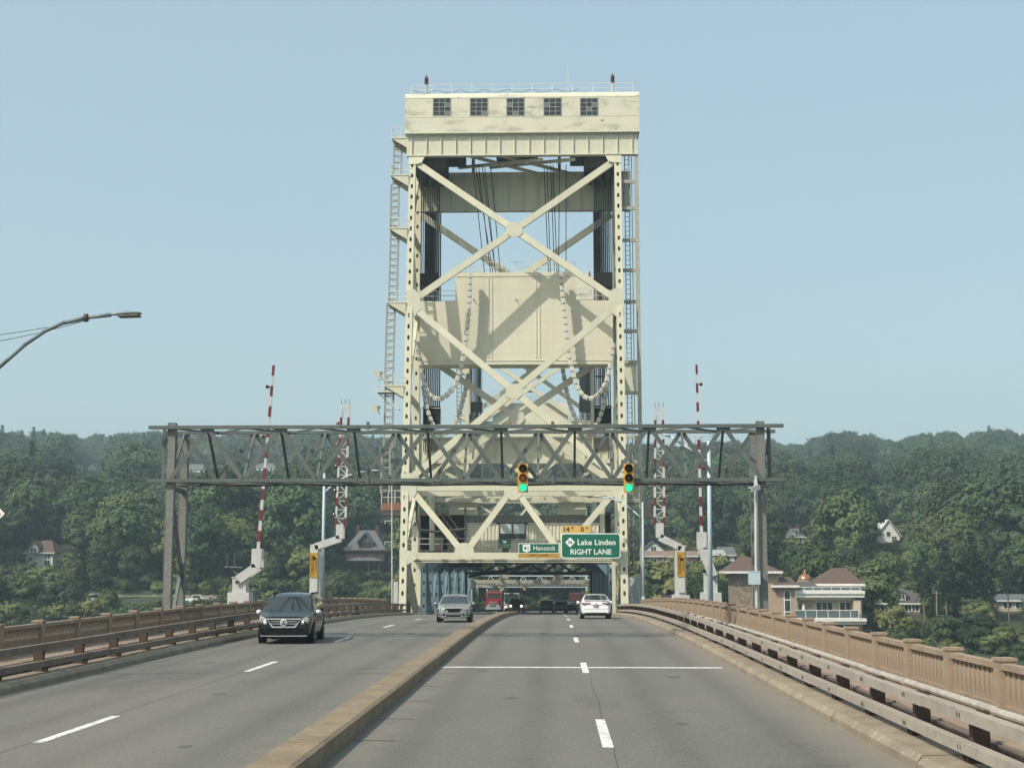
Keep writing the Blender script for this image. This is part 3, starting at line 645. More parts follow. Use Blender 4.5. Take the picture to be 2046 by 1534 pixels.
    for x in (-12.1, -11.3, -10.5, 3.5, 4.3, 5.1):
        MB().lathe(W(x, 130.6, ZG0 + .2), [(.5, -.12), (1.9, -.12), (2.05, -.2), (2.05, -.12), (1.95, 0), (2.05, .12), (2.05, .2), (1.9, .12), (.5, .12)], 20, 'x').build('sheave', M['dark'], t)
    # machinery house with rounded front eave
    hx0, hx1, zt = -13.62, 7.92, zrow(178, lambda z: 126.2); hy = gy - .35; r = .75
    prof = [(hy, ZG1), (hy, zt - r)] + [(hy + r - r * math.cos(a), zt - r + r * math.sin(a)) for a in np.linspace(.25, math.pi / 2, 7)] + [(YR + 1.2, zt), (YR + 1.2, ZG1)]
    b = MB(); n = len(prof); b.poly([W(x, y, z) for x in (hx0, hx1) for y, z in prof], [tuple(range(n)), tuple(range(n, 2 * n))[::-1]] + [(i, (i + 1) % n, n + (i + 1) % n, n + i) for i in range(n)])
    b.build('machinery_house', M['worn'], t)
    MB().bar(W(hx0 - .02, hy - .03, ZG1 + .03), W(hx1 + .02, hy - .03, ZG1 + .03), .06, .1).build('drip_edge', M['creamg'], t)
    if near:
        sj = MB()
        for x in (-8.75, -5.5, -1.35, 1.85): sj.box((x - .035, hy - .012, ZG1 + .1), (x + .035, hy, zt - r))
        for z in (zrow(233, lambda z: hy), zrow(195, lambda z: hy)): sj.box((hx0 + .01, hy - .015, z - .03), (hx1 - .01, hy - .001, z + .03))
        sj.build('panel_seams', M['creamg'], t)
        for u in (883, 957, 1030, 1104, 1177):
            c = P(u, 214, hy); w2, h2 = .79, .80
            wn = MB().box((c.x - w2 - .06, hy - .03, c.z - h2 - .06), (c.x + w2 + .06, hy - .004, c.z - h2)).box((c.x - w2 - .06, hy - .03, c.z + h2), (c.x + w2 + .06, hy - .004, c.z + h2 + .05)).box((c.x - w2 - .05, hy - .03, c.z - h2), (c.x - w2, hy - .004, c.z + h2)).box((c.x + w2, hy - .03, c.z - h2), (c.x + w2 + .05, hy - .004, c.z + h2))
            for k in (1, 2): wn.box((c.x - w2 + k * w2 * 2 / 3 - .022, hy - .026, c.z - h2), (c.x - w2 + k * w2 * 2 / 3 + .022, hy - .005, c.z + h2))
            for k in (1, 2, 3): wn.box((c.x - w2, hy - .024, c.z - h2 + k * h2 / 2 - .022), (c.x + w2, hy - .006, c.z - h2 + k * h2 / 2 + .022))
            wo = wn.build('window', M['frame_d'], t)
            for i in range(3):
                for j in range(4):
                    xa = c.x - w2 + i * w2 * 2 / 3; za = c.z - h2 + j * h2 / 2
                    pm_ = M['glass'] if random.random() < .85 else M['blind_d']
                    MB().box((xa + .02, hy - .012, za + .02), (xa + w2 * 2 / 3 - .02, hy - .004, za + h2 / 2 - .02)).build('pane', pm_, wo)
    # roof railing, beacons, mast
    rail = MB(); px = np.linspace(-13.1, 7.4, 12); yq = hy + 1.1; yb = YR + .8
    for x in px: rail.bar(W(x, yq, zt), W(x, yq, zt + 1.05), .045, .045)
    for h in (.55, 1.03): rail.bar(W(px[0], yq, zt + h), W(px[-1], yq, zt + h), .035, .035); rail.bar(W(px[0], yq, zt + h), W(px[0], yb, zt + h), .035, .035).bar(W(px[-1], yq, zt + h), W(px[-1], yb, zt + h), .035, .035).bar(W(px[0], yb, zt + h), W(px[-1], yb, zt + h), .035, .035)
    for x in px[::2]: rail.bar(W(x, yb, zt), W(x, yb, zt + 1.05), .045, .045)
    rail.build('roof_railing', M['railp'], t)
    if near: MB().path([W(x, yq + .05, zt + .35 + .2 * math.cos(k * 2.1)) for k, x in enumerate(np.linspace(-13, 2.5, 22))], .018, 4).build('loose_cable', M['sigk'], t)
    for u in (852, 1224):
        x = P(u, 170, yq + .3).x; p = W(x, yq + .3, zt)
        bc = MB().tube(p, p + V((0, 0, 1.05)), .12, .12, 8).build('beacon_post', M['wh'], t)
        MB().lathe(p + V((0, 0, 1.05)), [(.12, 0), (.14, .08), (.19, .1), (.19, .36), (.14, .40), (.19, .43), (.19, .70), (.1, .82), (.05, .84), (.05, 1.0)], 10).build('beacon_lamp', M['lampred'], bc)
    p = W(P(1135, 170, yq).x, yq, zt); MB().tube(p, p + V((0, 0, 3.3)), .03, .012, 5).build('lightning_rod', M['railp'], t)
    # ladder runs and balconies outside one leg
    for i, (za, zb2) in enumerate(((ZG1 - .2, ZG0 - 2.5), (ZG0 - 2.5, Z1 + 7.2), (Z1 + 7.2, Z1 + .2), (Z1 + .2, Z1 - 7.4), (Z1 - 7.4, Z0 + 3.5), (Z0 + 3.5, Z0 - .5))):
        x = -14.35 - .12 * (i % 2) - .05 * i; yy = lambda z: yf(z) + .5
        b = MB(); p, q = W(x, yy(za), za), W(x, yy(zb2), zb2)
        for dx in (-.36, .36): b.bar(p + V((dx, 0, 0)), q + V((dx, 0, 0)), .14, .16)
        L = (p - q).length; k = int(L / .62)
        for j in range(k):
            a = p.lerp(q, (j + .5) / k); c = p.lerp(q, (j + .98) / k); b.bar(a + V((-.33, 0, 0)), a + V((.33, 0, 0)), .08, .1); b.bar(a + V((.33 if i % 2 else -.33, 0, 0)), c + V((-.33 if i % 2 else .33, 0, 0)), .05, .06)
        b.build('ladder', M['galv3'], t)
    for z in (ZG1 - .35, ZG0 - 1.9, Z1 + 7.0, Z1 + .0, Z1 - 7.6):
        y = yf(z); x1 = XC - HW - .3; x0 = x1 - 1.65
        b = MB(); b.box(W(x0, y - .5, z), W(x1, y + 2.4, z + .12)).build('balcony', M['creamg'], t)
        for yq_ in (y - .45, y + 2.2): MB().prism([W(x1, yq_, z), W(x0, yq_, z), W(x1, yq_, z - 1.0)], V((0, S * .12, 0))).build('bracket', cr, t)
        b = MB()
        for h in (.55, 1.05): b.bar(W(x0, y - .45, z + h), W(x1, y - .45, z + h), .035, .035).bar(W(x0, y - .45, z + h), W(x0, y + 2.3, z + h), .035, .035).bar(W(x0, y + 2.3, z + h), W(x1, y + 2.3, z + h), .035, .035)
        for a in ((x0, y - .45), (x0 + .8, y - .45), (x0, y + .9), (x0, y + 2.3)): b.bar(W(*a, z), W(*a, z + 1.07), .045, .045)
        b.build('balcony_railing', M['railp'], t)
    # lift shaft frame outside the other leg
    xo = 7.62; b = MB(); b.bar(W(xo, yf(14) + 1.6, -1.6), W(xo, yf(ZG0) - .1, ZG0), .34, .4).build('shaft_post', M['shaftp_shade'], t)
    zz = [Z0 - 1, Z0 + 2.4, Z1 - 12, Z1 - 8, Z1 - 5.2, Z1 - 2.4, Z1 + .3, Z1 + 3.2, Z1 + 6, Z1 + 9, Z1 + 11.5]
    yy = lambda z: yf(14) + 1.6 + (z + 1.6) / (ZG0 + 1.6) * (yf(ZG0) - .1 - yf(14) - 1.6)
    for z in zz: MB().bar(W(XC + HW + .3, yy(z), z), W(xo - .15, yy(z), z), .22, .3).build('shaft_tie', M['shaftp_shade'], t)
    b = MB()
    for x in (6.55, 6.95): b.bar(W(x, yy(-1) + .3, -1), W(x, yy(ZG0) + .3, ZG0), .08, .08)
    z = -.8
    while z < ZG0 - .3: b.bar(W(6.55, yy(z) + .3, z), W(6.95, yy(z) + .3, z), .05, .05); z += .45
    b.bar(W(7.2, yy(-1) + .5, -1), W(7.2, yy(ZG0) + .5, ZG0), .07, .07); b.build('shaft_ladder', M['galv3'], t)
    if near:
        c = P(1261, 752, yy(Z0 + 9)); MB().box(c - V((.55, -.2, 1.3)), c + V((.5, 1.0, 1.3))).build('lift_car', M['creamg'], t)
        c = P(1268, 1190, 127); MB().box((6.6, 127, -1.6), (7.5, 129, c.z + 1.6)).build('lift_pit', M['alum'], t)
        # floodlight perch at the ladder side
        q = P(775, 782, yf(14) + .8); pf = MB().box(q - V((.95, .5, .12)), q + V((1.0, 1.2, 0))).build('balcony', M['creamg'], t)
        b = MB().bar(q + V((-.9, 0, -.1)), q + V((1, 0, -1.6)), .1, .1).bar(q + V((-.9, .9, -.1)), q + V((1, .9, -1.6)), .1, .1)
        for h in (.5, 1.0): b.bar(q + V((-.9, -.4, h)), q + V((.9, -.4, h)), .04, .04).bar(q + V((-.9, -.4, h)), q + V((-.9, 1.1, h)), .04, .04)
        b.bar(q + V((-.9, -.4, 0)), q + V((-.9, -.4, 1)), .05, .05).bar(q + V((0, -.4, 0)), q + V((0, -.4, 1)), .05, .05); b.build('balcony_railing', M['railp'], pf)
        for du, dv in ((758, 746), (753, 815)):
            c = P(du, dv, yf(14) + .4); MB().tube(c + V((-.15, -.35, -.1)), c + V((.2, .2, .1)), .34, .14, 10).bar(c, c + V((.25, .2, -.55)), .06, .06).build('floodlight', M['cream'], pf)
        b = MB().path([P(833, 990, 123.8), P(833, 1040, 123.6), P(838, 1058, 123.6), P(870, 1062, 124), P(934, 1056, 124.5)], .11, 8); b.build('drain_pipe', M['dark'], t)
    return t
M['blind_d'] = mat('pale_pane', (.16, .17, .17), .2)
M['galv3'] = mat('ladder_grey', (.24, .24, .20), .6, (.19, .19, .16), 3)
M['shaftp_shade'] = mat('shaft_cream_and_shade', (.36, .35, .29), .6, (.28, .27, .22), 2)  # shaft frame paint; also stands for shade on the second tower's lower members
T1 = tower(True); T2 = tower(False)

# ---------------------------------------------------------------- counterweights
def counterweight(near):
    if near: W = lambda x, y, z: V((x, y, z)); S = 1; lab = 'cream stepped concrete counterweight hanging inside the nearest tower'
    else: W = lambda x, y, z: V((x, 342.6 - y, z - 2.9)); S = -1; lab = 'cream concrete counterweight low inside the second tower'
    cw0 = P(1025, 728, 129.5).z; cw1 = P(1025, 601, 129.5).z; cw2 = P(1025, 544, 129.5).z
    t = thing('counterweight', lab, 'counterweight', W(XC, 129.5, cw0))
    b = MB(); yA, yB = 129.5, 132.05; xs = (-12.35, -9.05, 2.05, 5.45)
    pl = [(xs[0], cw0), (xs[3], cw0), (xs[3], cw1), (xs[2], cw1), (xs[2], cw2), (xs[1], cw2), (xs[1], cw1), (xs[0], cw1)]
    b.prism([W(x, yA, z) for x, z in pl], V((0, S * (yB - yA), 0))).build('block', M['cw'], t)
    rb = MB()
    for x in (-5.9, -1.5):
        for dx in (-.1, .22): rb.box(W(x + dx - .04, yA - .06, cw0 + .6), W(x + dx + .04, yA - .003, cw2 - .35))
    for z in (cw2 - .35, cw0 + .35): rb.box(W(xs[1] + .05 if z > cw1 else xs[0] + .05, yA - .05, z - .03), W(xs[2] - .05 if z > cw1 else xs[3] - .05, yA - .003, z + .03))
    rb.build('rib', M['cw'], t)
    j = MB(); z = cw0 + 1
    while z < cw2 - .6:
        w0, w1 = (xs[0], xs[3]) if z < cw1 else (xs[1], xs[2]); j.box(W(w0 + .02, yA - .005, z - .01), W(w1 - .02, yA + .001, z + .01)); z += 1.0
    for x in np.arange(-8, 1.5, 1.6): j.box(W(x - .012, yA - .006, cw0 + .1), W(x + .012, yA + .001, cw2 - .5))
    j.build('form_lines', M['cwj'], t)
    for x in (-7.4, -3.5, .5): 
        c = W(x, yA - .12, cw1 + .15); MB().bar(c + V((0, .12 * S, 0)), c + V((.1, -.12 * S, -.15)), .06, .06).build('lug', M['sigk'], t)
    r = MB()
    for x0, x1, z in ((xs[1] + .1, xs[2] - .1, cw2), (xs[0] + .2, xs[1], cw1), (xs[2], xs[3] - .1, cw1)):
        for y in (yA + .2, yB - .2):
            for h in (.5, 1.0): r.bar(W(x0, y, z + h), W(x1, y, z + h), .04, .04)
            for x in np.linspace(x0, x1, max(2, int((x1 - x0) / 1.7) + 1)): r.bar(W(x, y, z), W(x, y, z + 1.02), .045, .045)
    r.build('walkway_railing', M['railp'], t)
    return cw0, cw1, cw2, W
M['cwj'] = mat('form_line_concrete', (.53, .505, .39), .85)  # joint lines a little darker than the block concrete
cw0, cw1, cw2, _ = counterweight(True); counterweight(False)
# ropes: counterweight bundles and span bundles, each rope its own part
for near in (True, False):
    W = (lambda x, y, z: V((x, y, z))) if near else (lambda x, y, z: V((x, 342.6 - y, z - 2.6)))
    who = 'nearest tower' if near else 'second tower'
    eq0, eq1 = P(1025, 578, 130.5).z, P(1025, 548, 130.5).z
    sq0, sq1 = P(1025, 868, 134).z, P(1025, 814, 134).z
    for x0, side in ((-11.55, 'ladder side'), (4.6, 'lift shaft side')):
        t = thing('counterweight_ropes', f'black steel ropes above the counterweight of the {who}, {side}', 'ropes', W(x0, 130.6, eq0))
        rm = {}
        for i in range(10):
            for j, y in enumerate((130.0, 131.2)):
                x = x0 - .75 + i * 1.5 / 9 + j * .06
                MB().tube(W(x, y, eq1), W(x, y, ZG0 + .5), .042, n=5, cap=False).build('rope', M['rope'], t)
        MB().box(W(x0 - .85, 129.8, eq0), W(x0 + .85, 131.4, eq1)).build('equaliser', M['rope'], t)
        b = MB()
        for i in range(12): b.bar(W(x0 - .8 + i * .145, 130.2, eq0 - 1.2), W(x0 - .8 + i * .145, 130.2, eq0), .05, .05); b.bar(W(x0 - .8 + i * .145, 131., eq0 - 1.2), W(x0 - .8 + i * .145, 131., eq0), .05, .05)
        b.build('hanger', M['rope'], t)
        t = thing('span_ropes', f'black steel ropes from the {who} down to the lift span, {side}', 'ropes', W(x0, 134, sq0))
        for i in range(9):
            x = x0 - .72 + i * 1.44 / 8
            for y in (133.7, 134.3): MB().tube(W(x, y, sq1), W(x, y, ZG0 + .5), .042, n=5, cap=False).build('rope', M['rope'], t)
        b = MB().box(W(x0 - .8, 133.5, sq0 + .9), W(x0 + .8, 134.5, sq1 + .1)); b.build('equaliser', M['rope'], t)
        b = MB()
        for i in range(9): b.bar(W(x0 - .76 + i * .19, 134., sq0 - 1.6), W(x0 - .76 + i * .19, 134., sq0 + .9), .06, .06)
        b.build('hanger', M['rope'], t)
        b = MB()
        for x in (x0 - 1.0, x0 + 1.0): b.bar(W(x, 133.4, sq0 - 1.8), W(x, 133.4, sq1 - .1), .07, .07)
        for z in (sq0 - .1, sq0 + .9, sq1 - .1): b.bar(W(x0 - 1, 133.4, z), W(x0 + 1, 133.4, z), .06, .06)
        b.build('guard_frame', M['cream'], t)
t = thing('operating_cables', 'two fans of thin dark operating cables above the counterweight', 'cables', P(1025, 540, 131))
for us in (((945, 968), (950, 985), (956, 980), (963, 990), (968, 990), (980, 1000)), ((1087, 1096), (1093, 1100), (1100, 1108), (1105, 1113), (1118, 1116), (1131, 1131))):
    for a, c in us: MB().tube(P(c, 545, 131), P(a, 330, 131), .04, n=5, cap=False).build('cable', M['rope'], t)
# balance chains
def chain(pts, y, label, sz=.5, m='wh'):
    pts = [P(u, v, y) for u, v in pts]; t = thing('balance_chain', label, 'chain', pts[0], 'balance chains under the counterweight')
    # resample a Catmull-Rom through the points
    cr_ = []
    for i in range(len(pts) - 1):
        p0, p1, p2, p3 = pts[max(i - 1, 0)], pts[i], pts[i + 1], pts[min(i + 2, len(pts) - 1)]
        for k in range(20):
            s = k / 20; cr_.append(.5 * ((2 * p1) + (p2 - p0) * s + (2 * p0 - 5 * p1 + 4 * p2 - p3) * s * s + (3 * p1 - p0 - 3 * p2 + p3) * s ** 3))
    cr_.append(pts[-1]); pos = [cr_[0]]; acc = 0
    for a, c in zip(cr_[:-1], cr_[1:]):
        acc += (c - a).length
        if acc >= sz * 1.12: pos.append(c); acc = 0
    h = sz * .5; lm = MB().prism([(-.15, -.3, -h), (.15, -.3, -h), (.2, -.3, -h * .6), (.2, -.3, h * .6), (.15, -.3, h), (-.15, -.3, h), (-.2, -.3, h * .6), (-.2, -.3, -h * .6)], (0, .6, 0)).box((-.06, -.34, -h * .9), (.06, -.305, h * .9)).mesh('link', M['chain'])
    for a, c in zip(pos[:-1], pos[1:]):
        d = c - a; link('link', lm, t, (a + c) / 2, (0, math.atan2(d.x, d.z), 0))
M['chain'] = mat('chain_white', (.60, .59, .53), .6, (.48, .47, .42), 4)
chain([(939, 545), (938, 590), (935, 640), (929, 690), (921, 735), (908, 770), (890, 792), (872, 797), (855, 785), (845, 755), (838, 715), (834, 672)], 128.3, 'pale block chain looping from the counterweight front, ladder side of the tower')
chain([(1120, 545), (1124, 590), (1130, 645), (1136, 700), (1146, 750), (1160, 785), (1178, 797), (1196, 788), (1210, 765), (1220, 725), (1226, 680)], 128.3, 'pale block chain looping from the counterweight front, lift shaft side')
chain([(846, 770), (850, 800), (856, 825), (866, 850), (878, 868), (895, 862), (910, 845), (922, 810), (932, 770), (938, 735)], 133.2, 'lower pale block chain behind the bracing, on the ladder side of the tower')
chain([(1124, 735), (1130, 770), (1138, 805), (1150, 835), (1168, 858), (1186, 855), (1200, 830), (1210, 790), (1214, 760)], 133.2, 'lower pale block chain behind the bracing, lift shaft side of the tower')

# ---------------------------------------------------------------- lift span: two decks with blue trusses
t = thing('lift_span', 'lift span with blue side trusses and a double deck between the two towers', 'lift span', (XC, 171, -3))
ya, yb = 135., 208.; NPn = 10; TX = 8.75
def zu(y): return 3.05                    # upper deck underside
for sx in (-1, 1):
    x = XC + sx * TX
    for zf, nm in ((lambda y: zr(y) - .4, 'bottom_chord'), (lambda y: zu(y) + .3, 'top_chord')): MB().bar((x, ya, zf(ya)), (x, yb, zf(yb)), .5, .6).build(nm, M['blue'], t)
    for i in range(NPn + 1):
        y = ya + (yb - ya) * i / NPn
        b = MB(); perforated(b, (x, y, zr(y) - .3), (x, y, zu(y) + .3), .42, .5, (0, -1, 0), 1.0, (.16, .4)); b.build('vertical', M['blue'], t)
        if i < NPn:
            y2 = ya + (yb - ya) * (i + 1) / NPn; a, c = ((y, zr(y) - .2), (y2, zu(y2) + .1)) if i % 2 else ((y, zu(y) + .1), (y2, zr(y2) - .2))
            MB().bar((x, a[0], a[1]), (x, c[0], c[1]), .4, .42).build('diagonal', M['blue'], t)
        b = MB(); b.prism([(x - sx * .3, y - .12, zu(y) + .2), (x - sx * .3, y - .12, zu(y) - 1.2), (x - sx * 1.6, y - .12, zu(y) + .2)], (0, .24, 0)); b.build('knee_brace', M['blue'], t)
for i in range(NPn + 1):
    y = ya + (yb - ya) * i / NPn
    MB().bar((XC - TX, y, zu(y) + .35), (XC + TX, y, zu(y) + .35), .4, .7).build('floor_beam', M['under'], t)
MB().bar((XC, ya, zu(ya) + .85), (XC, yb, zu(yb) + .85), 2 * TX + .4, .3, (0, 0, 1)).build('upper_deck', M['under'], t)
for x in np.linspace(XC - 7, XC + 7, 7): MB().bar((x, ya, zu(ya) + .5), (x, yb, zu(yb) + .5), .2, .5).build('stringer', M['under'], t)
for y, mm in ((yb - 14, M['under']),):
    for k in range(4):
        a = XC - 8 + k * 4.0; zt2 = zu(y) + .2; MB().bar((a, y, zt2), (a + 2, y, zt2 - 1.3), .25, .3).bar((a + 4, y, zt2), (a + 2, y, zt2 - 1.3), .25, .3).build('sway_brace', mm, t)
    MB().bar((XC - TX, y, zu(y) - 1.2), (XC + TX, y, zu(y) - 1.2), .4, .4).build('sway_beam', mm, t)
    for sx in (-1, 1): MB().bar((XC + sx * (TX - .3), y, zr(y)), (XC + sx * (TX - .3), y, zu(y)), .3, .5, (0, 1, 0)).build('end_post', mm, t)
MB().path([P(936, 1152, 150), P(960, 1146, 150), P(1000, 1141, 150), P(1030, 1135, 150), P(1058, 1127, 150)], .16, 8).build('cable_loop', M['sigk'], t)
MB().box((XC - 8, 150, zu(150) - .4), (XC - 4, 150.2, zu(150) + .2)).build('access_panel', M['under'], t)
# portal frame and lifting girder at each end of the span
for y, k in ((134.2, 0), (208.8, -.4)):
    z0, z1 = P(1025, 926, 134.2).z + k, P(1025, 873, 134.2).z + k
    b = MB(); b.box((XC - HW + .4, y - .05, z0), (XC + HW - .4, y + .05, z1)); b.box((XC - HW + .4, y - .35, z1 - .15), (XC + HW - .4, y + .35, z1)); b.box((XC - HW + .4, y - .3, z0), (XC + HW - .4, y + .3, z0 + .4)); b.build('lifting_girder', M['cream'], t)
    for x in np.linspace(XC - 8.5, XC + 8.5, 9): MB().box((x - .04, y - .2, z0 + .4), (x + .04, y - .05, z1 - .15)).build('stiffener', M['creamg'], t)
    for sx in (-1, 1): MB().bar((XC + sx * 8.0, y + .4, 4.2 + k), (XC + sx * 8.0, y + .4, z0), .45, .5, (0, 1, 0)).build('portal_column', M['cream'], t)
    zb3 = P(1025, 1000, 136).z + k
    MB().bar((XC - 8, y + .5, zb3), (XC + 8, y + .5, zb3), .4, .4).build('portal_strut', M['cream'], t)
    lowd = () if k == 0 else ((-7.6, -3.6, zb3, 5.2 + k), (7.6, 3.6, zb3, 5.2 + k), (-.4, -3.6, zb3, 5.2 + k), (.4, 3.6, zb3, 5.2 + k))
    for x0, x1, za, zc in ((-8, -2.6, z0, zb3), (8, 2.6, z0, zb3), (-2.6, 0, zb3, z0), (2.6, 0, zb3, z0)) + lowd: MB().bar((XC + x0, y + .5, za), (XC + x1, y + .5, zc), .3, .42, (0, -1, 0)).build('portal_diagonal', M['cream'], t)
    for x in ((-5, 2.5) if k else ()): MB().bar((XC + x, y + .6, zb3), (XC + x, y + .6, 5 + k), .3, .4, (0, 1, 0)).build('portal_hanger', M['creamg'], t)
    for sx in (-1, 1):
        MB().box((XC + sx * 5 - 1.6, y + .8, zb3 + .2), (XC + sx * 5 + 1.6, y + 2.2, zb3 + .3)).build('catwalk', M['cream'], t)
        b = MB()
        for h in (.5, 1.0): b.bar((XC + sx * 5 - 1.6, y + .8, zb3 + .3 + h), (XC + sx * 5 + 1.6, y + .8, zb3 + .3 + h), .05, .05)
        for q in np.linspace(-1.6, 1.6, 4): b.bar((XC + sx * 5 + q, y + .8, zb3 + .3), (XC + sx * 5 + q, y + .8, zb3 + 1.3), .05, .05)
        b.build('catwalk_railing', M['railp'], t)
        MB().box((XC + sx * 5.2 - 1.3, y + 1.4, 7.6 + k), (XC + sx * 5.2 + 1.3, y + 2.4, 8.9 + k)).build('machinery_box', M['creamg'], t)
# ---------------------------------------------------------------- operator's house on the span
hy = 136.0; hx0, hx1 = P(932, 1060, hy).x, P(1197, 1060, hy).x; hz0, hz1 = P(1025, 1106, hy).z, P(1025, 1044, hy).z; hr = P(1025, 1029, hy).z
t = thing('operator_house', 'operator cabin with ribbed cream siding and one black-framed window behind the portal', 'cabin', (XC, hy, hz0))
b = MB(); n = int((hx1 - hx0) / .34); pr = []
for i in range(n):
    x = hx0 + i * (hx1 - hx0) / n; w = (hx1 - hx0) / n; pr += [(x, hy), (x + w * .3, hy), (x + w * .45, hy - .07), (x + w * .85, hy - .07)]
pr.append((hx1, hy)); pr += [(hx1, hy + 4), (hx0, hy + 4)]
b.prism([(x, y, hz0) for x, y in pr], (0, 0, hz1 - hz0)).build('siding', M['siding'], t, fix=False)
MB().box((hx0 - .15, hy - .14, hz1), (hx1 + .15, hy + 4.2, hr)).build('roof', M['roofg'], t)
MB().box((hx0 - .1, hy - .12, hz1 - .18), (hx1 + .1, hy - .08, hz1 - .003)).build('fascia', M['frame_l'], t)
c0, c1 = P(998, 1078, hy - .1), P(1049, 1045, hy - .1)
MB().box((c0.x - .28, hy - .12, c0.z - .2), (c1.x + .28, hy - .075, c1.z + .25)).build('window_surround', M['siding'], t)
w = MB()
for a, c in (((c0.x - .06, c0.z - .06), (c1.x + .06, c0.z + .03)), ((c0.x - .06, c1.z - .03), (c1.x + .06, c1.z + .06)), ((c0.x - .06, c0.z + .03), (c0.x + .04, c1.z - .03)), ((c1.x - .04, c0.z + .03), (c1.x + .06, c1.z - .03)), (((c0.x + c1.x) / 2 - .06, c0.z + .03), ((c0.x + c1.x) / 2 + .06, c1.z - .03)), ((c0.x + .04, c0.z + .52), ((c0.x + c1.x) / 2 - .06, c0.z + .58)), (((c0.x + c1.x) / 2 + .06, c0.z + .52), (c1.x - .04, c0.z + .58))): w.box((a[0], hy - .19, a[1]), (c[0], hy - .125, c[1]))
w = w.build('window', M['sigk'], t)
for xa, xb in ((c0.x + .04, (c0.x + c1.x) / 2 - .06), ((c0.x + c1.x) / 2 + .06, c1.x - .04)):
    MB().box((xa, hy - .16, c0.z + .58), (xb, hy - .13, c1.z - .03)).build('blind', M['blind'], w); MB().box((xa, hy - .16, c0.z + .03), (xb, hy - .13, c0.z + .52)).build('pane', M['glass'], w)
MB().tube((hx0 - .1, hy - .4, hz0), (hx0 - .1, hy - .4, hr + .7), .09).build('downpipe', M['roofg'], t)
# dark engine rooms either side of the cabin
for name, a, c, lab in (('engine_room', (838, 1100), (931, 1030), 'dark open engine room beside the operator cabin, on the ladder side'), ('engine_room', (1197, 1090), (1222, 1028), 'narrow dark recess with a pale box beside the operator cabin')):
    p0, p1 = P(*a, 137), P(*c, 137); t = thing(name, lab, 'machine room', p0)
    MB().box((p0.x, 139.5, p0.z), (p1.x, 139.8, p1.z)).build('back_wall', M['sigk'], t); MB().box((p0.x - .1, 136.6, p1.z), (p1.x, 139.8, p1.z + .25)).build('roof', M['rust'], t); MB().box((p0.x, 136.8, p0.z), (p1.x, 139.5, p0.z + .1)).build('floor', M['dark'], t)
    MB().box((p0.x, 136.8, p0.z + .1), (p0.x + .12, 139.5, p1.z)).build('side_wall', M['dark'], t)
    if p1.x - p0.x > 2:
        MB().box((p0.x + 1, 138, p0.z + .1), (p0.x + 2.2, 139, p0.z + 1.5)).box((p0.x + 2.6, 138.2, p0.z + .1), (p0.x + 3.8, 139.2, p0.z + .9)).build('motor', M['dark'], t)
        b = MB()
        for h in (.55, 1.05): b.bar((p0.x - 1, 135.6, 4.3 + h), (p1.x, 135.6, 4.3 + h), .05, .05)
        for x in np.linspace(p0.x - 1, p1.x, 6): b.bar((x, 135.6, 4.2), (x, 135.6, 5.37), .05, .05)
        b.build('handrail', M['railp'], t); 
        a_, c_ = P(850, 985, 135), P(915, 1075, 135.2); b = MB()
        for dv in (0, .9): b.bar(a_ + V((0, 0, dv)), c_ + V((0, 0, dv)), .08, .1)
        for k in range(9): q = a_.lerp(c_, k / 9); b.bar(q, q + V((0, .7, 0)), .06, .3)
        b.build('stair', M['galv3'], t)
    else: MB().box((p0.x + .05, 136.2, p0.z + 1.1), (p0.x + .35, 136.6, p0.z + 2.0)).build('cabinet', M['wh'], t)
b = MB(); z = 4.25
t = thing('deck_handrail', 'pale tube handrail in front of the ribbed operator cabin', 'handrail', (XC, 134.9, z))
for h in (.5, 1.0): b.bar((hx0, 134.9, z + h), (hx1, 134.9, z + h), .05, .05)
b.build('rails', M['railp'], t); b = MB()
for x in np.linspace(hx0, hx1, 9): b.bar((x, 134.9, z), (x, 134.9, z + 1), .05, .05)
b.build('uprights', M['railp'], t)
# rusty service walkway outside the portal
for u0, u1, yy_, lab in ((762, 802, 131., 'rusty orange railed walkway outside the tower on the ladder side'),):
    p0, p1 = P(u0, 1030, yy_), P(u1, 1018, yy_); t = thing('service_walkway', lab, 'walkway', p0)
    MB().box((p0.x, yy_, p0.z), (p1.x, yy_ + 2.5, p0.z + .5)).build('floor', M['dark'], t); MB().box((p0.x, yy_ - .05, p0.z + .5), (p1.x, yy_, p0.z + 1.15)).build('panel', M['orange'], t)
    b = MB()
    for x in np.linspace(p0.x, p1.x, 4): b.bar((x, yy_, p0.z + .5), (x, yy_, p0.z + 2.3), .06, .06)
    b.bar((p0.x, yy_, p0.z + 2.3), (p1.x, yy_, p0.z + 2.3), .05, .05).bar((p0.x, yy_, p0.z + 1.7), (p1.x, yy_, p0.z + 1.7), .04, .04); b.build('railing', M['railp'], t)
p = P(784, 1170, 126); t = thing('signal_mast', 'thin white mast with short side arms beside the tower ladders', 'mast', (p.x, 126, -1.4))
MB().tube((p.x, 126, -1.4), P(783, 960, 126), .06).build('pole', M['wh'], t); 
for v in (1040, 1082): MB().bar(P(783, v, 126), P(769, v, 126), .06, .06).bar(P(769, v, 126), P(769, v + 6, 126), .06, .06).build('side_arm', M['wh'], t)
MB().box(P(786, 1205, 125.8), P(796, 1162, 126.2)).build('cabinet', M['wh'], t)

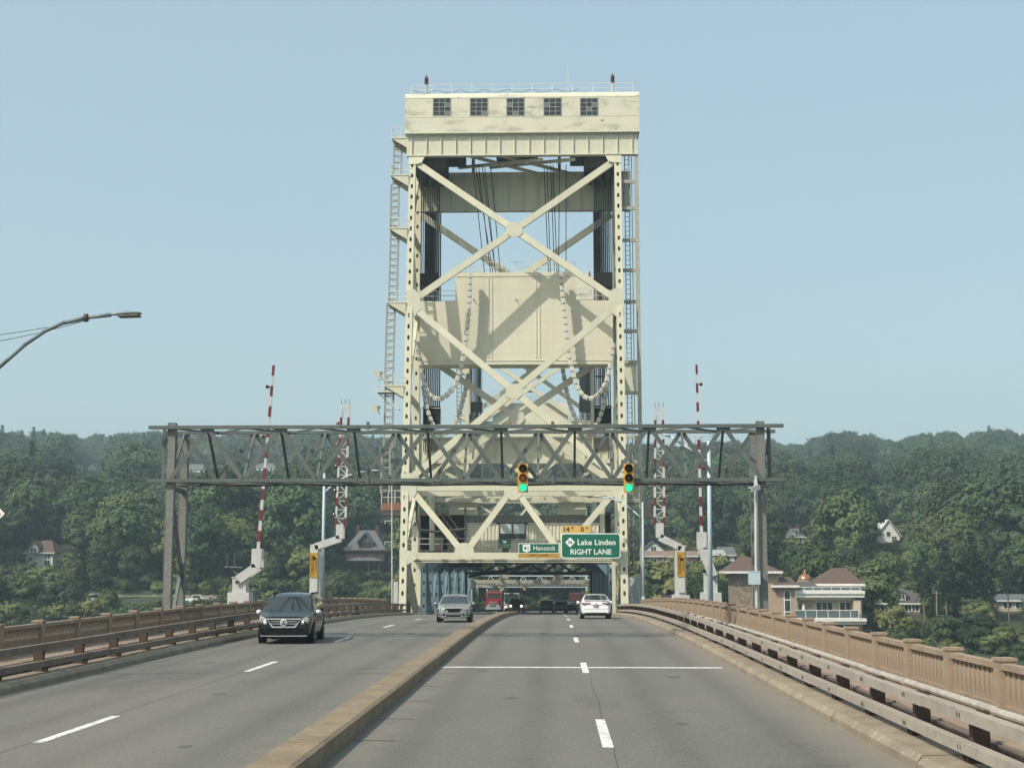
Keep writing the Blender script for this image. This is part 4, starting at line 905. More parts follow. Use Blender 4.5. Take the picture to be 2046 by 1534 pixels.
# ---------------------------------------------------------------- signs on the tower
def plate(name, label, u0, v0, u1, v1, Y, m, border=None, thick=.06, cat='sign', r=0.0):
    a, c = P(u0, v1, Y), P(u1, v0, Y); t = thing(name, label, cat, a)
    x0, x1, z0, z1 = a.x, c.x, a.z, c.z
    def rr(x0, x1, z0, z1, r, y):
        pts = []
        for cx, cz, a0 in ((x1 - r, z1 - r, 0), (x0 + r, z1 - r, 90), (x0 + r, z0 + r, 180), (x1 - r, z0 + r, 270)):
            for k in range(5): t_ = R(a0 + k * 22.5); pts.append((cx + r * math.cos(t_), y, cz + r * math.sin(t_)))
        return pts
    r = r or .02
    MB().prism(rr(x0, x1, z0, z1, r, Y), (0, thick, 0)).build('panel', border or m, t)
    if border:
        e = .075 if x1 - x0 > 4 else .045; MB().prism(rr(x0 + e, x1 - e, z0 + e, z1 - e, max(r - .04, .02), Y - .012), (0, .01, 0)).build('face', m, t)
    for x in (x0 + (x1 - x0) * .2, x0 + (x1 - x0) * .8): MB().box((x - .06, Y + thick, z0), (x + .06, Y + thick + .25, z1)).build('bracket', M['galv'], t)
    return t, x0, x1, z0, z1
def PX(u, v, Y): return P(u, v, Y)
SY = 121.2
t, x0, x1, z0, z1 = plate('route_sign', 'big green sign reading Lake Linden RIGHT LANE', 1121, 1065, 1239.5, 1115, SY, M['green'], M['let_w'], r=.25)
sz = .86
text('Lake Linden', .655, M['let_w'], (PX(1153, 1083, SY).x, SY - .02, PX(1153, 1083.5, SY).z), t, align='LEFT', bold=.008, sx=1.03)
text('RIGHT LANE', .62, M['let_w'], (PX(1180.5, 1102, SY).x, SY - .02, PX(1180, 1102.5, SY).z), t, bold=.008, sx=1.0)
c = PX(1139, 1083, SY); d = .42; MB().prism([(c.x - d, SY - .02, c.z), (c.x, SY - .02, c.z - d), (c.x + d, SY - .02, c.z), (c.x, SY - .02, c.z + d)], (0, .008, 0)).build('route_marker', M['let_w'], t)
text('26', .38, M['let_k'], (c.x, SY - .028, c.z), t, bold=.004)
t, x0, x1, z0, z1 = plate('route_sign', 'small green sign reading Hancock with an amber LEFT LANE strip', 1036, 1085, 1117, 1105, SY, M['green'], M['let_w'])
MB().box((x0, SY - .01, PX(1036, 1113.5, SY).z), (x1 + .03, SY + .06, z0 - .004)).build('lane_strip', M['amber'], t)
text('Hancock', .54, M['let_w'], (PX(1065, 1095, SY).x, SY - .02, PX(1065, 1095, SY).z), t, align='LEFT', bold=.0, sx=.98)
text('LEFT LANE', .25, M['let_k'], (PX(1076, 1109, SY).x, SY - .02, PX(1076, 1109, SY).z), t, sx=1.35)
c = PX(1052, 1095, SY); h = .33
sh = [(-.85, 1), (-.45, .88), (0, 1), (.45, .88), (.85, 1), (1.0, .7), (.88, .35), (1.0, -.2), (.85, -.65), (.4, -.88), (0, -1.05), (-.4, -.88), (-.85, -.65), (-1.0, -.2), (-.88, .35), (-1.0, .7)]
MB().prism([(c.x + a * h, SY - .02, c.z + b_ * h) for a, b_ in sh], (0, .008, 0)).build('route_shield', M['let_w'], t)
text('41', .48, M['let_k'], (c.x, SY - .03, c.z), t, bold=.004)
t, x0, x1, z0, z1 = plate('clearance_sign', 'yellow clearance sign reading 14 FT 0 IN above the big green sign', 1121.5, 1050, 1180, 1064, SY, M['yellow'])
text('14', .56, M['let_k'], (PX(1124.5, 1057, SY).x, SY - .02, PX(1124, 1057.5, SY).z), t, align='LEFT', bold=.008); text('FT', .25, M['let_k'], (PX(1140.5, 1053, SY).x, SY - .02, PX(1140, 1054.5, SY).z), t, align='LEFT')
text('0', .56, M['let_k'], (PX(1160, 1057, SY).x, SY - .02, PX(1160, 1057.5, SY).z), t, align='LEFT', bold=.008); text('IN', .25, M['let_k'], (PX(1169.5, 1053, SY).x, SY - .02, PX(1169, 1054.5, SY).z), t, align='LEFT')
t, x0, x1, z0, z1 = plate('name_sign', 'little teal green sign under the cabin window with a white emblem', 996, 1077, 1021, 1095, 133.5, M['green'])
c = PX(1008, 1082, 133.5); MB().prism([(c.x + a, 133.48, c.z + b_) for a, b_ in ((-.2, .08), (-.05, .14), (.05, .05), (.18, .12), (.2, -.05), (.08, -.14), (-.12, -.1))], (0, .01, 0)).build('emblem', M['let_w'], t)
text('PORTAGE LAKE', .15, M['let_w'], (c.x, 133.48, PX(1008, 1088, 133.5).z), t); text('LIFT BRIDGE', .15, M['let_w'], (c.x, 133.48, PX(1008, 1092, 133.5).z), t)
MB().box((x0 + .35, 133.5, z0 - .5), (x1 - .25, 133.9, z0 - .02)).build('lamp_box', M['sigk'], t)
# round marker at the end of the median, second gantry beyond the span
c = P(1051, 1211, 150.); t = thing('round_sign', 'small round orange-rimmed sign at the end of the median', 'sign', (c.x, 150, zr(150)))
MB().lathe((c.x, 150, c.z), [(.30, .03), (.30, 0), (.02, 0)], 16, 'y').build('rim', M['sig'], t); MB().lathe((c.x, 149.98, c.z), [(.2, .01), (.2, 0), (.01, 0)], 14, 'y').build('face', M['let_w'], t); MB().box((c.x - .05, 150.04, zr(150)), (c.x + .05, 150.1, c.z)).build('post', M['galv'], t)
y = 285.; zt2, zb2 = P(1050, 1150, y).z, P(1050, 1172, y).z
gg = thing('gantry', 'pale truss gantry seen through the portal beyond the lift span', 'gantry', (-3.5, y, -8))
xa, xb = P(948, 1160, y).x, P(1176, 1160, y).x
for z in (zt2, zb2): MB().bar((xa, y, z), (xb, y, z), .2, .22).build('chord', M['alum'], gg)
for x in (xa + .5, xb - .4):
    for dy in (0, 1.8): MB().bar((x, y + dy, zr(y)), (x, y + dy, zt2), .35, .35).build('post', M['alum'], gg)
for k in range(14):
    a = xa + (xb - xa) * k / 14; c = xa + (xb - xa) * (k + 1) / 14; MB().bar((a, y, zb2 if k % 2 else zt2), (c, y, zt2 if k % 2 else zb2), .12, .12).build('diagonal', M['alum'], gg)
for u in (1048, 1004):
    c = P(u, 1168, y - .3); t2 = thing('traffic_signal', 'tiny yellow traffic signal hanging on the gantry beyond the span, ' + ('over the road middle' if u > 1020 else 'above the red truck'), 'traffic light', c)
    MB().box(c - V((.2, .15, 1.0)), c + V((.2, .15, 1.0))).build('housing', M['sig'], t2); MB().box(c - V((.14, .17, .6)), c + V((.14, -.151, .6))).build('lenses', M['sigk'], t2)
# ---------------------------------------------------------------- vehicles
def paint(name, c, rough=.28, metal=0.0, coat=.6, spec=.5):
    return mat(name, c, rough, tuple(k * .93 for k in c), 3, 3, metal=metal, coat=coat, spec=spec)
M['pk'] = paint('black_paint', (.004, .005, .006), .14, coat=.1, spec=.35); M['ps'] = paint('silver_paint', (.20, .22, .235), .28, .2); M['pw'] = paint('white_car_paint', (.78, .79, .80)); M['pg'] = paint('grey_car_paint', (.10, .105, .11), .35)
M['pd'] = paint('dark_car_paint', (.035, .038, .042), .3); M['pr'] = paint('red_truck_paint', (.19, .011, .015), .45, coat=.1)
M['cglass'] = mat('car_glass', (.02, .028, .03), .05, (.035, .045, .047), 3, 3, coat=.3); M['tyre'] = mat('tyre', (.012, .012, .012), .85); M['rim'] = mat('rim', (.38, .39, .4), .35, metal=.7)
M['chrome'] = mat('chrome', (.80, .82, .83), .25, metal=.75); M['plas'] = mat('black_plastic', (.008, .008, .009), .6, spec=.12); M['hl'] = mat('headlight_glass', (.42, .43, .40), .1, (.24, .25, .25), 14, 3, coat=1.0); M['hlon'] = glow('lit_lamp', (.95, .92, .8), 1.3); M['pr2'] = paint('dark_red_trailer', (.06, .011, .015), .7, coat=0)
M['tl'] = mat('taillight', (.16, .02, .03), .2, (.09, .02, .03), 10, coat=.8); M['ivory'] = mat('emblem_silver', (.62, .66, .68), .3, metal=.4); M['seat'] = mat('car_seat', (.12, .12, .115), .9)
def interp(pts, t):
    for (a, x), (b_, y) in zip(pts[:-1], pts[1:]):
        if t <= b_: return x + (y - x) * (t - a) / max(b_ - a, 1e-6)
    return pts[-1][1]
def car(name, label, cat, sp, paint_m, group=None):
    """front faces -y; origin on the ground in the middle"""
    L, Wd = sp['L'], sp['W'] / 2; t = thing(name, label, cat, (0, 0, 0), group)
    ys = sorted(set([p[0] for p in sp['top']] + [sp['cowl'], sp['rs'], sp['re'], sp['rw']] + list(np.linspace(sp['top'][0][0], sp['top'][-1][0], 26))))
    def ring(y):
        top = interp(sp['top'], y); w = Wd * interp(sp['wid'], y); bl = min(interp(sp['belt'], y), top - .02); zb = interp(sp['low'], y)
        roofk = max(0, min(1, (top - bl - .02) / max(sp['H'] - bl, .1))); wr = w * (1 - sp['tumble'] * roofk)
        mid = zb + (bl - zb) * .45
        return [(w * .90, zb), (w * .985, zb + .09), (w, mid), (w * .995, zb + (bl - zb) * .75), (w * .97, bl), (w * .97 + (wr - w * .97) * .55, bl + (top - bl) * .58), (wr * .97, top - .055 * (1 if roofk > .2 else .6)), (wr * .88, top - .012), (wr * .45, top + .012), (0, top + .018)]
    n = 10; full = []
    for y in ys:
        r_ = ring(y); full.append([V((-x, y, z)) for x, z in r_] + [V((x, y, z)) for x, z in r_[-2::-1]])
    m = len(full[0]); parts = {'body': ([], []), 'windshield': ([], []), 'rear_window': ([], []), 'side_window': ([], []), 'side_window2': ([], [])}
    allv = [p for r_ in full for p in r_]; use = {k: [] for k in parts}
    for j in range(len(ys) - 1):
        ym = (ys[j] + ys[j + 1]) / 2
        for i in range(m - 1):
            f = (j * m + i, j * m + i + 1, (j + 1) * m + i + 1, (j + 1) * m + i); k = 'body'
            hi = min(i, m - 2 - i)
            if sp['cowl'] < ym < sp['rs'] and hi >= 7: k = 'windshield'
            elif sp['re'] < ym < sp['rw'] and hi >= 7: k = 'rear_window'
            elif sp['sw0'] < ym < sp['sw1'] and hi in (4, 5) and not any(abs(ym - q) < .07 for q in sp['pil']): k = 'side_window' if i < m / 2 else 'side_window2'
            use[k].append(f)
    use['body'] += [tuple(range(m))[::-1], tuple(range((len(ys) - 1) * m, len(ys) * m))]
    obs = {}
    for k, fs in use.items():
        if not fs: continue
        idx = sorted({i for f in fs for i in f}); mp_ = {q: i for i, q in enumerate(idx)}
        me = bpy.data.meshes.new(k); me.from_pydata([tuple(allv[i]) for i in idx], [], [tuple(mp_[i] for i in f) for f in fs])
        bm = bmesh.new(); bm.from_mesh(me); bmesh.ops.recalc_face_normals(bm, faces=bm.faces); bm.to_mesh(me); bm.free()
        me.materials.append(paint_m if k == 'body' else M['cglass']); me.polygons.foreach_set('use_smooth', [len(p.vertices) == 4 for p in me.polygons])
        obs[k] = link('side_window' if k == 'side_window2' else k, me, t)
    # open floor is closed with a dark pan
    y0, y1 = sp['top'][0][0], sp['top'][-1][0]
    MB().box((-Wd * .86, y0 + .15, .2), (Wd * .86, y1 - .15, .32)).build('underbody', M['plas'], t)
    # wheels with arches
    for sx in (-1, 1):
        for yw in sp['axles']:
            r = sp['wr']; c = V((sx * (Wd - .12), yw, r))
            w_ = MB().lathe(c, [(r * .62, -.11), (r * .93, -.115), (r, -.09), (r, .09), (r * .93, .115), (r * .62, .11)], 20, 'x').build('wheel', M['tyre'], t, True)
            b = MB(); xo = sx * .112
            b.lathe(c + V((xo, 0, 0)), [(r * .64, -.01), (r * .64, .006), (r * .56, .0), (r * .1, -.004)], 16, 'x')
            for k in range(5): a = 2 * math.pi * k / 5; b.bar(c + V((xo + sx * .006, 0, 0)), c + V((xo + sx * .006, math.cos(a) * r * .58, math.sin(a) * r * .58)), .02, .07, (1, 0, 0))
            b.build('rim', M['rim'], w_)
            MB().lathe((sx * (Wd - .055), yw, r + .015), [(r * 1.16, -.06), (r * 1.16, .058)], 20, 'x').build('wheel_arch', M['plas'], t)
    for sx in (-1, 1):
        y = sp['cowl'] + .25; z = interp(sp['belt'], y) + .06
        MB().lathe((sx * (Wd + .1), y, z), [(.03, -.1), (.085, -.07), (.1, 0), (.085, .08), (.03, .1)], 10, 'x').build('wing_mirror', sp.get('mirror', paint_m), t, True)
        MB().bar((sx * (Wd - .08), y + .05, z - .07), (sx * (Wd + .03), y, z - .05), .06, .05).build('mirror_stalk', M['plas'], t)
        for k, yd in enumerate(sp['pil'][:2]):
            xx = sx * Wd * 1.0; MB().box((xx - .006, yd + .14, .80), (xx + .012, yd + .34, .835)).build('door_handle', paint_m if not sp.get('mirror') else sp['mirror'], t)
    return t
def fp(t, name, pts, y, m, thick=.03, parent=None):      # front or rear fitting: outline (x,z) at depth y
    return MB().prism([(x, y, z) for x, z in pts], (0, thick, 0)).build(name, m, parent or t)
def both(fn): fn(1); fn(-1)
def place(t, x, y, rz): t.location = (x, y, zr(y)); t.rotation_euler = (math.atan((zr(y + 2) - zr(y - 2)) / 4) if abs(rz) < 1 else -math.atan((zr(y + 2) - zr(y - 2)) / 4), 0, rz)

# black minivan coming towards the camera
sp = dict(L=5.1, W=1.95, H=1.75, top=[(-2.55, .55), (-2.52, .80), (-2.40, .94), (-1.75, 1.07), (-1.5, 1.12), (-.62, 1.62), (-.2, 1.71), (.6, 1.75), (1.8, 1.72), (2.25, 1.66), (2.48, 1.1), (2.55, .8)],
          wid=[(-2.55, .80), (-2.40, .90), (-2.0, .97), (-1.5, 1.0), (2.0, 1.0), (2.45, .93), (2.55, .86)], belt=[(-2.55, .6), (-2.4, .88), (-1.5, 1.02), (2.5, 1.06)], low=[(-2.55, .24), (2.55, .28)],
          tumble=.20, cowl=-1.5, rs=-.62, re=2.25, rw=2.48, sw0=-1.1, sw1=2.2, pil=[-.25, .85, 1.75], axles=(-1.6, 1.48), wr=.35, mirror=M['ivory'])
v1 = car('minivan', 'black minivan with a chrome-rimmed grille coming along the oncoming lane', 'minivan', sp, M['pk'])
y = -2.535
gr = fp(v1, 'grille', [(-.56, .86), (.56, .86), (.38, .62), (-.38, .62)], y - .02, M['plas'])
for pts in ([(-.62, .90), (.62, .90), (.58, .855), (-.58, .855)], [(-.62, .90), (-.58, .855), (-.37, .62), (-.41, .575)], [(.62, .90), (.58, .855), (.37, .62), (.41, .575)], [(-.41, .575), (.41, .575), (.37, .62), (-.37, .62)]): fp(v1, 'grille_rim', pts, y - .05, M['chrome'], .05, gr)
for z in (.70, .78): fp(v1, 'grille_bar', [(-.46, z), (.46, z), (.46, z + .022), (-.46, z + .022)], y - .035, M['chrome'], .02, gr)
em = MB().lathe((0, y - .06, .745), [(.125, .0), (.125, -.02), (.105, -.028)], 20, 'y').build('emblem', M['ivory'], v1)
fp(v1, 'emblem_letters', [(-.055, .83), (-.02, .83), (0, .785), (.02, .83), (.055, .83), (.018, .755), (-.018, .755)], y - .094, M['plas'], .006, em)
fp(v1, 'emblem_letters', [(-.09, .76), (-.06, .76), (-.042, .70), (-.012, .74), (.012, .74), (.042, .70), (.06, .76), (.09, .76), (.05, .65), (.0, .705), (-.05, .65)], y - .094, M['plas'], .006, em)
def f(s):
    h = MB().prism([(s * .62, -2.50, .90), (s * .86, -2.36, .99), (s * .90, -2.28, .90), (s * .84, -2.42, .72), (s * .60, -2.54, .70)], (0, -.05, 0)).build('headlight', M['hl'], v1)
    MB().lathe((s * .80, -2.475, .83), [(.085, 0), (.09, -.02), (.06, -.035)], 12, 'y').build('projector', M['frame_d'], h); MB().lathe((s * .68, -2.56, .79), [(.032, 0), (.03, -.02)], 10, 'y').build('bulb', M['hlon'], h)
    MB().lathe((s * .72, -2.5, .40), [(.055, 0), (.05, -.03)], 10, 'y').build('fog_light', M['hl'], v1)
both(f)
fp(v1, 'lower_grille', [(-.55, .52), (.55, .52), (.42, .30), (-.42, .30)], y - .02, M['plas']); fp(v1, 'bumper_trim', [(-.82, .275), (.82, .275), (.82, .30), (-.82, .30)], y - .03, M['chrome'])
for sx in (-1, 1): MB().bar((sx * .70, -.3, 1.74), (sx * .68, 1.9, 1.75), .04, .05).build('roof_rack', M['plas'], v1); MB().bar((sx * .05, -1.47, 1.14), (sx * .05 + .5 * sx - .1, -1.43, 1.16), .02, .02).build('wiper', M['plas'], v1)
place(v1, -9.72, 53.4, R(3.2))
# silver sedan
def sedan(W_, L_, H_):
    return dict(L=L_, W=W_, H=H_, top=[(-2.43, .48), (-2.40, .70), (-2.25, .80), (-1.5, .95), (-1.22, .98), (-.42, 1.36), (.0, H_ - .01), (.5, H_), (1.05, H_ - .05), (1.85, 1.10), (2.28, 1.09), (2.38, 1.0), (2.43, .65)],
          wid=[(-2.43, .72), (-2.3, .86), (-1.9, .96), (-1.3, 1.0), (1.4, 1.0), (2.1, .95), (2.35, .86), (2.43, .80)], belt=[(-2.43, .5), (-2.25, .74), (-1.3, .90), (1.3, .96), (2.2, 1.0), (2.43, .6)], low=[(-2.43, .22), (2.43, .30)],
          tumble=.27, cowl=-1.22, rs=-.42, re=1.05, rw=1.85, sw0=-.85, sw1=1.45, pil=[-.1, .8, 1.15], axles=(-1.45, 1.33), wr=.325)
v2 = car('sedan', 'silver sedan coming towards the camera out of the tower portal', 'car', sedan(1.84, 4.87, 1.47), M['ps'])
y = -2.435
gr = fp(v2, 'grille', [(-.40, .735), (.40, .735), (.30, .565), (.22, .545), (-.22, .545), (-.30, .565)], y - .015, M['plas']); fp(v2, 'grille_rim', [(-.46, .785), (.46, .785), (.41, .738), (-.41, .738)], y - .03, M['chrome'], .04, gr)
def f(s):
    h = MB().prism([(s * .44, -2.42, .775), (s * .74, -2.26, .82), (s * .84, -2.18, .77), (s * .76, -2.31, .66), (s * .50, -2.42, .64)], (0, -.05, 0)).build('headlight', M['hl'], v2)
    MB().lathe((s * .68, -2.38, .735), [(.06, 0), (.06, -.02), (.03, -.03)], 10, 'y').build('projector', M['frame_d'], h)
    MB().prism([(s * .42, -2.42, .44), (s * .80, -2.30, .44), (s * .78, -2.32, .35), (s * .5, -2.42, .34)], (0, -.06, 0)).build('fog_recess', M['plas'], v2)
    MB().prism([(s * .40, -2.43, .34), (s * .80, -2.32, .335), (s * .80, -2.32, .31), (s * .40, -2.43, .31)], (0, -.06, 0)).build('bumper_trim', M['chrome'], v2)
both(f)
fp(v2, 'lower_grille', [(-.36, .40), (.36, .40), (.42, .31), (-.42, .31)], y - .012, M['plas'])
for k in (-.35, .32): MB().box((k - .22, .15, .95), (k + .22, .3, 1.2)).build('seat', M['seat'], v2)
place(v2, -5.45, 79., R(2.0))
# white sedan driving away
v3 = car('sedan', 'white sedan seen from behind in the lane under the Lake Linden sign', 'car', sedan(1.84, 4.82, 1.47), M['pw'])
y = 2.435
def f(s):
    h = MB().prism([(s * .34, 2.40, .985), (s * .66, 2.35, .985), (s * .86, 2.15, .98), (s * .84, 2.26, .86), (s * .70, 2.40, .80), (s * .62, 2.42, .89), (s * .36, 2.42, .92)], (0, .045, 0)).build('taillight', M['tl'], v3)
    MB().box((s * .50 - .08, 2.425, .91), (s * .50 + .08, 2.452, .96)).build('reversing_lens', M['wh'], h); MB().box((s * .70 - .05, 2.425, .91), (s * .70 + .05, 2.447, .95)).build('reversing_lens', M['wh'], h)
    MB().lathe((s * .62, 2.4, .27), [(.05, 0), (.05, .06), (.03, .06)], 8, 'y').build('exhaust', M['dark'], v3)
both(f)
pl = fp(v3, 'number_plate', [(-.16, .81), (.16, .81), (.16, .68), (-.16, .68)], y - .01, M['kerb'], .025); fp(v3, 'plate_print', [(-.12, .765), (.12, .765), (.12, .72), (-.12, .72)], y + .017, M['frame_d'], .004, pl)
fp(v3, 'trunk_trim', [(-.35, .875), (.35, .875), (.33, .85), (-.33, .85)], y - .01, M['chrome'], .03); MB().lathe((0, y, .93), [(.055, 0), (.055, .02), (.03, .025)], 12, 'y').build('emblem', M['chrome'], v3)
fp(v3, 'lower_valance', [(-.66, .38), (.66, .38), (.78, .26), (-.78, .26)], y - .03, M['plas'], .06); fp(v3, 'bumper_line', [(-.8, .60), (.8, .60), (.8, .585), (-.8, .585)], y - .02, M['frame_l'], .028)
MB().box((-.72, 2.2, 1.095), (.72, 2.4, 1.125)).build('lip_spoiler', M['pw'], v3)
place(v3, 2.48, 89., math.pi)
# distant vehicles on and beyond the span
def suv(): 
    return dict(L=4.7, W=1.9, H=1.76, top=[(-2.35, .55), (-2.33, .85), (-2.2, 1.0), (-1.3, 1.1), (-1.05, 1.13), (-.45, 1.62), (0, 1.74), (1.6, 1.74), (2.0, 1.68), (2.28, 1.12), (2.35, .7)],
          wid=[(-2.35, .84), (-2.1, .97), (-1.3, 1.0), (2.0, 1.0), (2.35, .92)], belt=[(-2.35, .55), (-2.2, .92), (-1.2, 1.05), (2.35, 1.1)], low=[(-2.35, .28), (2.35, .32)], tumble=.17, cowl=-1.05, rs=-.45, re=2.0, rw=2.28, sw0=-.8, sw1=1.95, pil=[-.1, .8, 1.5], axles=(-1.4, 1.35), wr=.36)
def rear_bits(t, y, lz=.95):
    for s in (-1, 1): MB().box((s * .8 - .09, y - .25, lz), (s * .8 + .09, y + .03, lz + .22)).build('taillight', M['tl'], t)
    fp(t, 'number_plate', [(-.16, .86), (.16, .86), (.16, .74), (-.16, .74)], y - .02, M['kerb'], .03); fp(t, 'bumper', [(-.8, .62), (.8, .62), (.8, .36), (-.8, .36)], y - .06, M['plas'], .08)
v4 = car('suv', 'grey boxy sport utility vehicle, the first of the cars driving away under the span', 'suv', suv(), M['pg']); rear_bits(v4, 2.35, 1.0); place(v4, -1.12, 200, math.pi)
v5 = car('suv', 'grey hatchback seen from behind, between the boxy vehicle and the low dark car', 'suv', suv(), M['pg']); rear_bits(v5, 2.35, 1.0); v5.scale = (1, .95, .92); place(v5, .85, 196, math.pi)
v6 = car('sedan', 'dark low car seen from behind beside the grey hatchback, far along the span', 'car', sedan(1.84, 4.8, 1.47), M['pd']); rear_bits(v6, 2.43, .8); place(v6, 2.3, 206, math.pi)
v7 = car('suv', 'dark sport utility vehicle with both headlights lit, coming along beside the median', 'suv', suv(), M['pd'])
for s in (-1, 1): MB().lathe((s * .68, -2.36, .86), [(.17, 0), (.16, -.04)], 12, 'y').build('headlight', M['hlon'], v7)
fp(v7, 'grille', [(-.45, .92), (.45, .92), (.45, .74), (-.45, .74)], -2.37, M['plas']); fp(v7, 'bumper', [(-.85, .58), (.85, .58), (.7, .34), (-.7, .34)], -2.37, M['ps']); fp(v7, 'lower_grille', [(-.6, .52), (.6, .52), (.5, .40), (-.5, .40)], -2.385, M['plas'])
place(v7, -4.92, 186, 0)
# red lorry
def lorry():
    t = thing('lorry', 'red lorry with chrome bumper and dark load coming along the span', 'truck', (0, 0, 0))
    w = 1.2
    MB().prism([(-w, -1.0, 1.1), (-w, -.95, 2.2), (-w, -.7, 2.95), (-w, .2, 3.25), (-w, 1.4, 3.3), (-w, 1.4, 1.0), (-w, -1.0, 1.0)], (2 * w, 0, 0)).build('cab', M['pr'], t)
    MB().prism([(-.95, -2.5, 1.0), (-.95, -2.45, 1.65), (-.95, -1.0, 1.95), (-.95, -1.0, 1.0)], (1.9, 0, 0)).build('hood', M['pr'], t)
    for s in (-1, 1):
        MB().prism([(s * .06, -.955, 2.22), (s * 1.08, -.955, 2.22), (s * 1.02, -.76, 2.86), (s * .06, -.76, 2.86)], (0, -.02, 0)).build('windshield', M['cglass'], t)
        MB().box((s * .95, -2.45, .55), (s * 1.22, -1.0, 1.25)).build('fender', M['pr'], t); MB().box((s * .75 - .2, -2.56, .85), (s * .75 + .25, -2.49, 1.15)).build('headlight', M['hl'], t)
        MB().tube((s * 1.15, 1.2, .8), (s * 1.15, 1.2, 3.75), .1).build('exhaust_stack', M['chrome'], t); MB().box((s * 1.42 - .1, -.9, 1.9), (s * 1.42 + .1, -.8, 2.7)).bar((s * 1.2, -.85, 2.3), (s * 1.42, -.85, 2.3), .05, .05).build('wing_mirror', M['plas'], t)
        for yw in (-1.75, 2.4, 3.7): 
            wl = MB().lathe((s * 1.0, yw, .5), [(.3, -.16), (.48, -.16), (.5, -.12), (.5, .12), (.48, .16), (.3, .16)], 16, 'x').build('wheel', M['tyre'], t); MB().lathe((s * 1.15, yw, .5), [(.3, -.02), (.28, .02), (.1, .03)], 12, 'x').build('rim', M['rim'], wl)
    gr = MB().box((-.6, -2.54, .95), (.6, -2.5, 1.6)).build('grille', M['chrome'], t)
    for k in range(5): MB().box((-.54, -2.56, 1.02 + k * .11), (.54, -2.545, 1.07 + k * .11)).build('grille_slot', M['plas'], gr)
    MB().box((-1.2, -2.7, .42), (1.2, -2.55, .8)).build('bumper', M['chrome'], t); MB().box((-1.05, -.9, 2.92), (1.05, -.78, 3.05)).build('visor', M['pr'], t)
    for k in (-.8, -.4, 0, .4, .8): MB().box((k - .07, -.3, 3.2), (k + .07, -.15, 3.3)).build('roof_light', M['lensy'], t)
    MB().box((-.5, 1.4, .7), (.5, 9, 1.0)).build('chassis', M['plas'], t)
    b = MB(); b.box((-1.1, 2, 1.0), (1.1, 9, 1.4)); b.bar((-.9, 2, 3.3), (.9, 2.2, 3.6), .4, .5).bar((-.5, 2.2, 3.5), (.4, 2.4, 4.3), .35, .5).bar((.1, 2.3, 3.4), (.6, 2.6, 4.5), .2, .2).bar((-.9, 2.3, 1.4), (-.8, 2.4, 3.9), .25, .3).bar((.9, 2.3, 1.4), (.8, 2.4, 3.9), .25, .3)
    b.build('crane_load', M['dark'], t)
    for z in (3.4, 3.9, 4.4): MB().bar((1.0, 1.9, z), (1.7, 1.9, z), .08, .08).build('ladder_rung', M['galv'], t)
    for x in (1.0, 1.7): MB().bar((x, 1.9, 1.0), (x, 1.9, 4.6), .08, .08).build('ladder_rail', M['galv'], t)
    return t
lr = lorry(); place(lr, -9.85, 233, 0)
def boxvan(name, label, cat, c, y, x, w=2.2, h=2.4, l=5):
    t = thing(name, label, cat, (0, 0, 0)); MB().prism([(-w / 2, -l / 2, .35), (-w / 2, -l / 2, 1.0), (-w / 2, -l / 2 + .9, 1.2), (-w / 2, -l / 2 + 1.5, h), (-w / 2, l / 2, h), (-w / 2, l / 2, .35)], (w, 0, 0)).build('body', c, t)
    MB().prism([(-w * .44, -l / 2 + .93, 1.25), (w * .44, -l / 2 + .93, 1.25), (w * .42, -l / 2 + 1.4, h - .15), (-w * .42, -l / 2 + 1.4, h - .15)], (0, -.05, .02)).build('windshield', M['cglass'], t)
    for s in (-1, 1):
        MB().box((s * w * .36 - .15, -l / 2 - .03, .7), (s * w * .36 + .15, -l / 2, .9)).build('headlight', M['hlon'], t)
        for yw in (-l * .3, l * .3): MB().lathe((s * (w / 2 - .1), yw, .36), [(.1, -.12), (.36, -.12), (.36, .12), (.1, .12)], 14, 'x').build('wheel', M['tyre'], t)
    MB().box((-w * .42, -l / 2 - .04, .36), (w * .42, -l / 2 - .005, .6)).build('bumper', M['plas'], t)
    place(t, x, y, 0); return t
boxvan('box_truck', 'white box truck half hidden behind the dark vehicle with lit headlights', 'truck', M['wh'], 222, -6.6, 2.3, 2.9, 6)
t = thing('box_trailer', 'dark red box trailer beyond the low dark car', 'trailer', (4.0, 262, zr(262)))
z = zr(262); MB().box((2.7, 262, z + 1.6), (5.2, 270, z + 3.3)).build('box', M['pr2'], t); MB().box((2.8, 261.97, z + 1.7), (5.1, 261.995, z + 1.8)).build('underrun_bar', M['plas'], t); text('FREIGHT', .01, M['let_w'], (0, 0, -50), t) if False else None
for s in (2.95, 4.95): MB().lathe((s, 263.5, z + .5), [(.1, -.2), (.5, -.2), (.5, .2), (.1, .2)], 12, 'x').build('wheel', M['tyre'], t)
